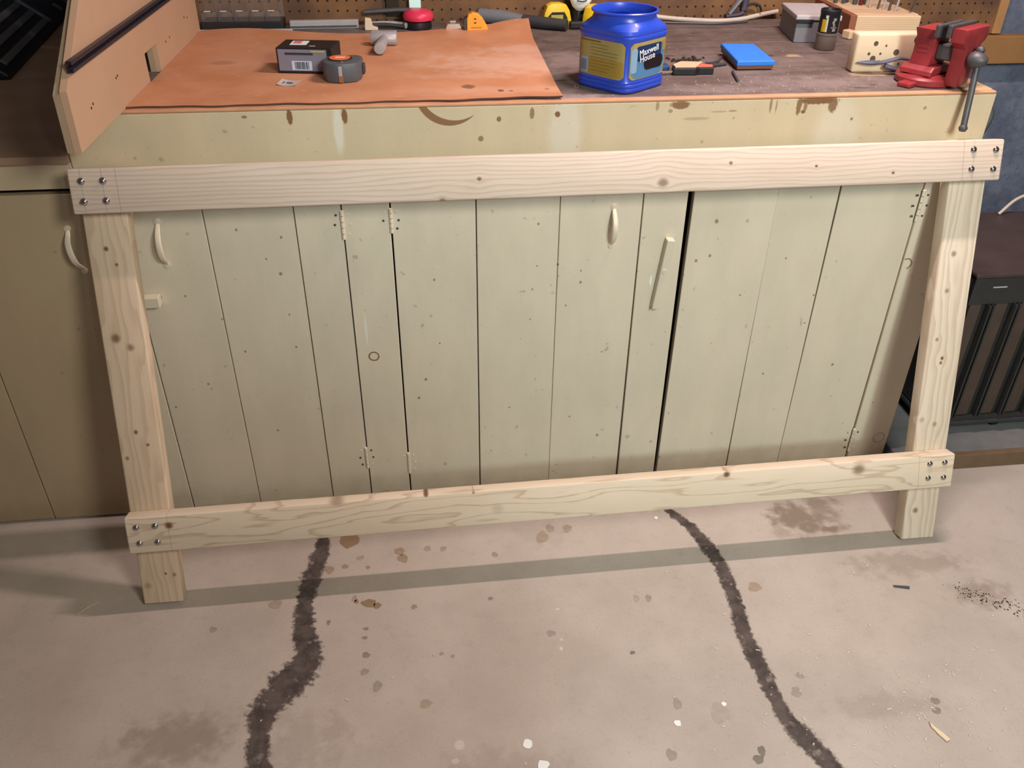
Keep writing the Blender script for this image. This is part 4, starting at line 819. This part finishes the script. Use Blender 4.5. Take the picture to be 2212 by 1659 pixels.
rod('bent_wire', 'short dark wire touching the left edge of the blue case', 'wire', bent([(0.448, 0.235, H+0.004), (0.48, 0.262, H+0.005), (0.512, 0.275, H+0.004)], 10), 0.004, M['black2'], 6)
bm = NB()
for k in range(60):
    x, y = rnd.gauss(0.435, 0.022), rnd.gauss(0.325, 0.016); s = rnd.uniform(0.0015, 0.004); box(bm, x-s, x+s, y-s, y+s, 0.0002, s*1.2, 0, 1)
o = tag(obj('dark_crumbs', bm, M['dark_inside'], loc=(0, 0, H)), 'scatter of dark crumbs on the bench behind the utility knife', 'crumbs'); o['kind'] = 'stuff'
bm = NB()
for k in range(190):
    x, y = rnd.uniform(0.1, 0.86), rnd.uniform(0.03, 0.16) if rnd.random() < .7 else rnd.uniform(0.03, 0.5); s = rnd.uniform(0.0004, 0.0012)
    if 0.12 < x < 0.32 and y > 0.04: continue
    box(bm, x-s, x+s*rnd.uniform(1, 2.5), y-s, y+s, 0.0001, s*0.8)
o = tag(obj('bench_sawdust', bm, plain('pale_sawdust', (0.50, 0.40, 0.33)), loc=(0, 0, H)), 'pale flecks of sawdust scattered on the bench top', 'sawdust'); o['kind'] = 'stuff'

# ---- vise
vs_ = thing('bench_vise', 'scuffed red iron bench vise at the right front corner of the bench', 'vise', (0.925, 0.092, H+0.0004), (0, 0, 0.55)); vs_.scale = (1, 1, 0.93)
bm = NB(); lathe(bm, [(0, 0), (0.063, 0), (0.066, 0.004), (0.066, 0.015), (0.062, 0.020), (0.048, 0.022), (0.048, 0.024), (0, 0.024)], 40); vb = soft(obj('base', bm, M['red'], vs_), 0.5)
for s in (-1, 1):
    bm = NB(); box(bm, s*0.074-0.018, s*0.074+0.018, -0.016, 0.016, 0.0, 0.012, 0.004); obj('mounting_ear', bm, M['red'], vb)
bm = NB(); prism(bm, [(-0.048, 0.0245), (0.048, 0.0245), (0.046, 0.034), (0.036, 0.044), (-0.036, 0.044), (-0.046, 0.034)], -0.034, 0.042, 'xz', 0.003); obj('swivel', bm, M['red'], vs_)
bm = NB(); prism(bm, [(-0.036, 0.0445), (0.036, 0.0445), (0.031, 0.075), (0.032, 0.108), (0.044, 0.128), (-0.044, 0.128), (-0.032, 0.108), (-0.031, 0.075)], -0.018, 0.030, 'xz', 0.004); bd = soft(obj('fixed_body', bm, M['red'], vs_), 0.6)
for k in range(4):
    bm = NB(); box(bm, -0.0325, -0.0305, -0.008, 0.020, 0.060+0.011*k, 0.066+0.011*k, 0.0008, 1); obj('raised_mark', bm, M['red'], bd)
bm = NB(); box(bm, -0.050, 0.050, -0.030, -0.0185, 0.112, 0.142, 0.003); obj('jaw_plate', bm, M['iron'], vs_)
bm = NB(); box(bm, -0.020, 0.020, -0.085, -0.0182, 0.060, 0.096, 0.004); obj('slide', bm, M['iron'], vs_)
jaw = [(-0.052, 0.140), (0.052, 0.140), (0.054, 0.116), (0.046, 0.106), (0.034, 0.100), (0.033, 0.088), (0.024, 0.062), (0.020, 0.012), (-0.026, 0.008), (-0.030, 0.020), (-0.026, 0.070), (-0.030, 0.094), (-0.050, 0.110)]
bm = NB(); prism(bm, jaw, -0.090, -0.058, 'xz', 0.004); soft(obj('moving_jaw', bm, M['red'], vs_), 0.6)
bm = NB(); box(bm, -0.052, 0.052, -0.0578, -0.046, 0.116, 0.146, 0.003); obj('jaw_plate', bm, M['iron'], vs_)
bm = NB(); lathe(bm, [(0, -0.020), (0.012, -0.017), (0.019, -0.007), (0.020, 0.003), (0.016, 0.013), (0.010, 0.022), (0, 0.026)], 20, M=Matrix.Translation((-0.012, -0.108, 0.074)) @ Matrix.Rotation(math.pi/2, 4, 'X')); sh = soft(obj('screw_head', bm, M['iron'], vs_), 0.9)
hd = Vector((-0.21, -0.16, -0.92)).normalized(); hc = Vector((-0.010, -0.112, 0.080)); e0 = hc-hd*0.016; e1 = hc+hd*0.158
bm = NB(); tube(bm, [e0, e1], 0.0068, 12); hb_ = soft(obj('handle_bar', bm, M['iron'], vs_), 0.7)
for e in (e0, e1):
    bm = NB(); lathe(bm, [(0, -0.009), (0.007, -0.007), (0.0098, 0), (0.007, 0.007), (0, 0.009)], 14, e); soft(obj('end_ball', bm, M['iron'], hb_), 1.0)

# ------------------------------------------------------------------ appliance on the ledge at the right
ap = thing('heater', 'dark brown slatted floor appliance standing right of the workbench', 'appliance', (1.205, 0.06, 0.0473))
bm = NB(); box(bm, 0, 0.62, 0.012, 0.40, 0.045, 0.515, 0.006); obj('cabinet', bm, M['dark_appliance'], ap)
bm = NB(); box(bm, -0.004, 0.624, -0.004, 0.404, 0.5155, 0.528, 0.004); obj('lid', bm, plain('dusty_brown_lid', (0.062, 0.042, 0.040), 0.42, var=0.35, scale=14), ap)
bm = NB(); box(bm, 0, 0.62, 0.0, 0.0115, 0.435, 0.514, 0.002); o = obj('control_panel', bm, M['dark_appliance'], ap)
bm = NB(); box(bm, 0.055, 0.095, -0.0012, -0.0002, 0.485, 0.489); obj('name_strip', bm, M['ltgrey'], o)
bm = NB(); box(bm, 0, 0.62, -0.002, 0.0115, 0.045, 0.062, 0.002); obj('lower_rail', bm, M['dark_appliance'], ap)
bm = NB(); box(bm, -0.003, 0.623, -0.004, 0.40, 0.030, 0.0445, 0.003); obj('plinth', bm, M['black2'], ap)
for k in range(8):
    x = 0.010+0.076*k
    bm = NB(); box(bm, x, x+0.034, 0.004, 0.0115, 0.0625, 0.4345, 0.001, 1); obj('slat', bm, M['brown_appliance'], ap)
    bm = NB(); box(bm, x+0.050, x+0.055, -0.010, 0.0115, 0.0625, 0.4345, 0.001, 1); obj('fin', bm, M['dark_appliance'], ap)
    bm = NB(); box(bm, x+0.061, x+0.066, -0.010, 0.0115, 0.0625, 0.4345, 0.001, 1); obj('fin', bm, M['dark_appliance'], ap)
for x in (0.03, 0.235, 0.55):
    for y in (0.03, 0.36):
        bm = NB(); lathe(bm, [(0, -0.011), (0.012, -0.011), (0.015, -0.008), (0.015, 0.008), (0.012, 0.011), (0, 0.011)], 14, M=Matrix.Translation((x, y, 0.0152)) @ Matrix.Rotation(math.pi/2, 4, 'Y')); obj('caster', bm, M['black'], ap)
bm = NB(); tube(bm, bent([(1.50, 0.44, 0.5775), (1.56, 0.45, 0.625), (1.66, 0.45, 0.645), (1.76, 0.44, 0.61), (1.79, 0.42, 0.5775)], 24), 0.0045, 8); tag(soft(obj('appliance_cord', bm, M['cord'])), 'pale cord looping above the dark slatted appliance', 'cord')

# ------------------------------------------------------------------ bits on the floor
rod('splinter', 'thin pale wood splinter on the floor left of the frame foot', 'splinter', [(-1.104, -0.342, 0.002), (-1.085, -0.324, 0.004), (-1.062, -0.307, 0.002)], [0.0008, 0.0022, 0.0008], M['tan'], 6)
rod('loose_nail', 'short dark nail lying on the concrete near the right leg', 'nail', [(0.853, -0.465, 0.0035), (0.889, -0.474, 0.0035)], [0.0022, 0.0035], M['iron'], 8)
bm = NB(); prism(bm, [(0.0, 0.0), (0.006, -0.014), (0.016, -0.030), (0.022, -0.044), (0.012, -0.048), (0.004, -0.030), (-0.002, -0.012)], 0.0005, 0.005, 'xy', 0.001); tag(obj('wood_chip', bm, M['paleblock'], loc=(0.742, -0.832, 0)), 'pale wood chip on the floor at the lower right', 'wood chip')
for (x, y, s, l_) in ((-0.097, -0.789, 0.012, 'white angular paint flake near the bottom centre of the floor'), (0.219, -0.776, 0.009, 'round white paint flake right of the bottom centre'), (-0.072, -0.838, 0.013, 'ragged white paint flake at the bottom edge of the photo'), (0.335, -0.16, 0.006, 'small white flake beside the crack under the lower rail'), (0.33, -0.742, 0.006, 'tiny white flake beside the right-hand crack')):
    bm = NB(); n = 9; prism(bm, [(s*rnd.uniform(.7, 1.1)*math.cos(2*math.pi*i/n), s*rnd.uniform(.7, 1.1)*math.sin(2*math.pi*i/n)) for i in range(n)], 0.0002, 0.0012, 'xy'); tag(obj('paint_flake', bm, M['white'], loc=(x, y, 0.0003)), l_, 'paint flake', 'paint flakes on the floor')
bm = NB()
for k in range(300):
    x, y = rnd.uniform(0.2, 1.15), rnd.uniform(-0.95, -0.35)
    if rnd.random() < 0.35: x, y = rnd.gauss(0.72, 0.12), rnd.gauss(-0.83, 0.05)
    if rnd.random() < 0.08: x = rnd.uniform(-0.8, 0.3)
    s = rnd.uniform(0.0005, 0.0015); L_ = s*rnd.uniform(1, 4); R2 = Matrix.Translation((x, y, 0)) @ Matrix.Rotation(rnd.uniform(0, 3.1), 4, 'Z')
    box(bm, -L_, L_, -s, s, 0.0003, 0.0003+s, 0, 1, R2)
o = tag(obj('floor_sawdust', bm, plain('floor_sawdust_pale', (0.60, 0.52, 0.42))), 'pale sawdust flecks scattered over the right of the floor', 'sawdust'); o['kind'] = 'stuff'
bm = NB()
for k in range(160):
    t = rnd.random(); x = 1.0+0.14*t+rnd.gauss(0, 0.012); y = -0.47-0.10*t**0.6+rnd.gauss(0, 0.012); s = rnd.uniform(0.0004, 0.0015)
    box(bm, x-s, x+s, y-s, y+s*1.4, 0.0002, s*0.8)
o = tag(obj('dirt_crumbs', bm, M['dark_inside']), 'arc of dark dirt crumbs on the floor at the right edge', 'dirt'); o['kind'] = 'stuff'
bm = NB(); lathe(bm, [(0, 0), (0.014, 0), (0.017, 0.008), (0.012, 0.016), (0, 0.018)], 14); tag(soft(obj('rust_lump', bm, M['redwood'], loc=(1.128, -0.605, 0.0003))), 'rusty brown lump on the floor at the right edge', 'debris')
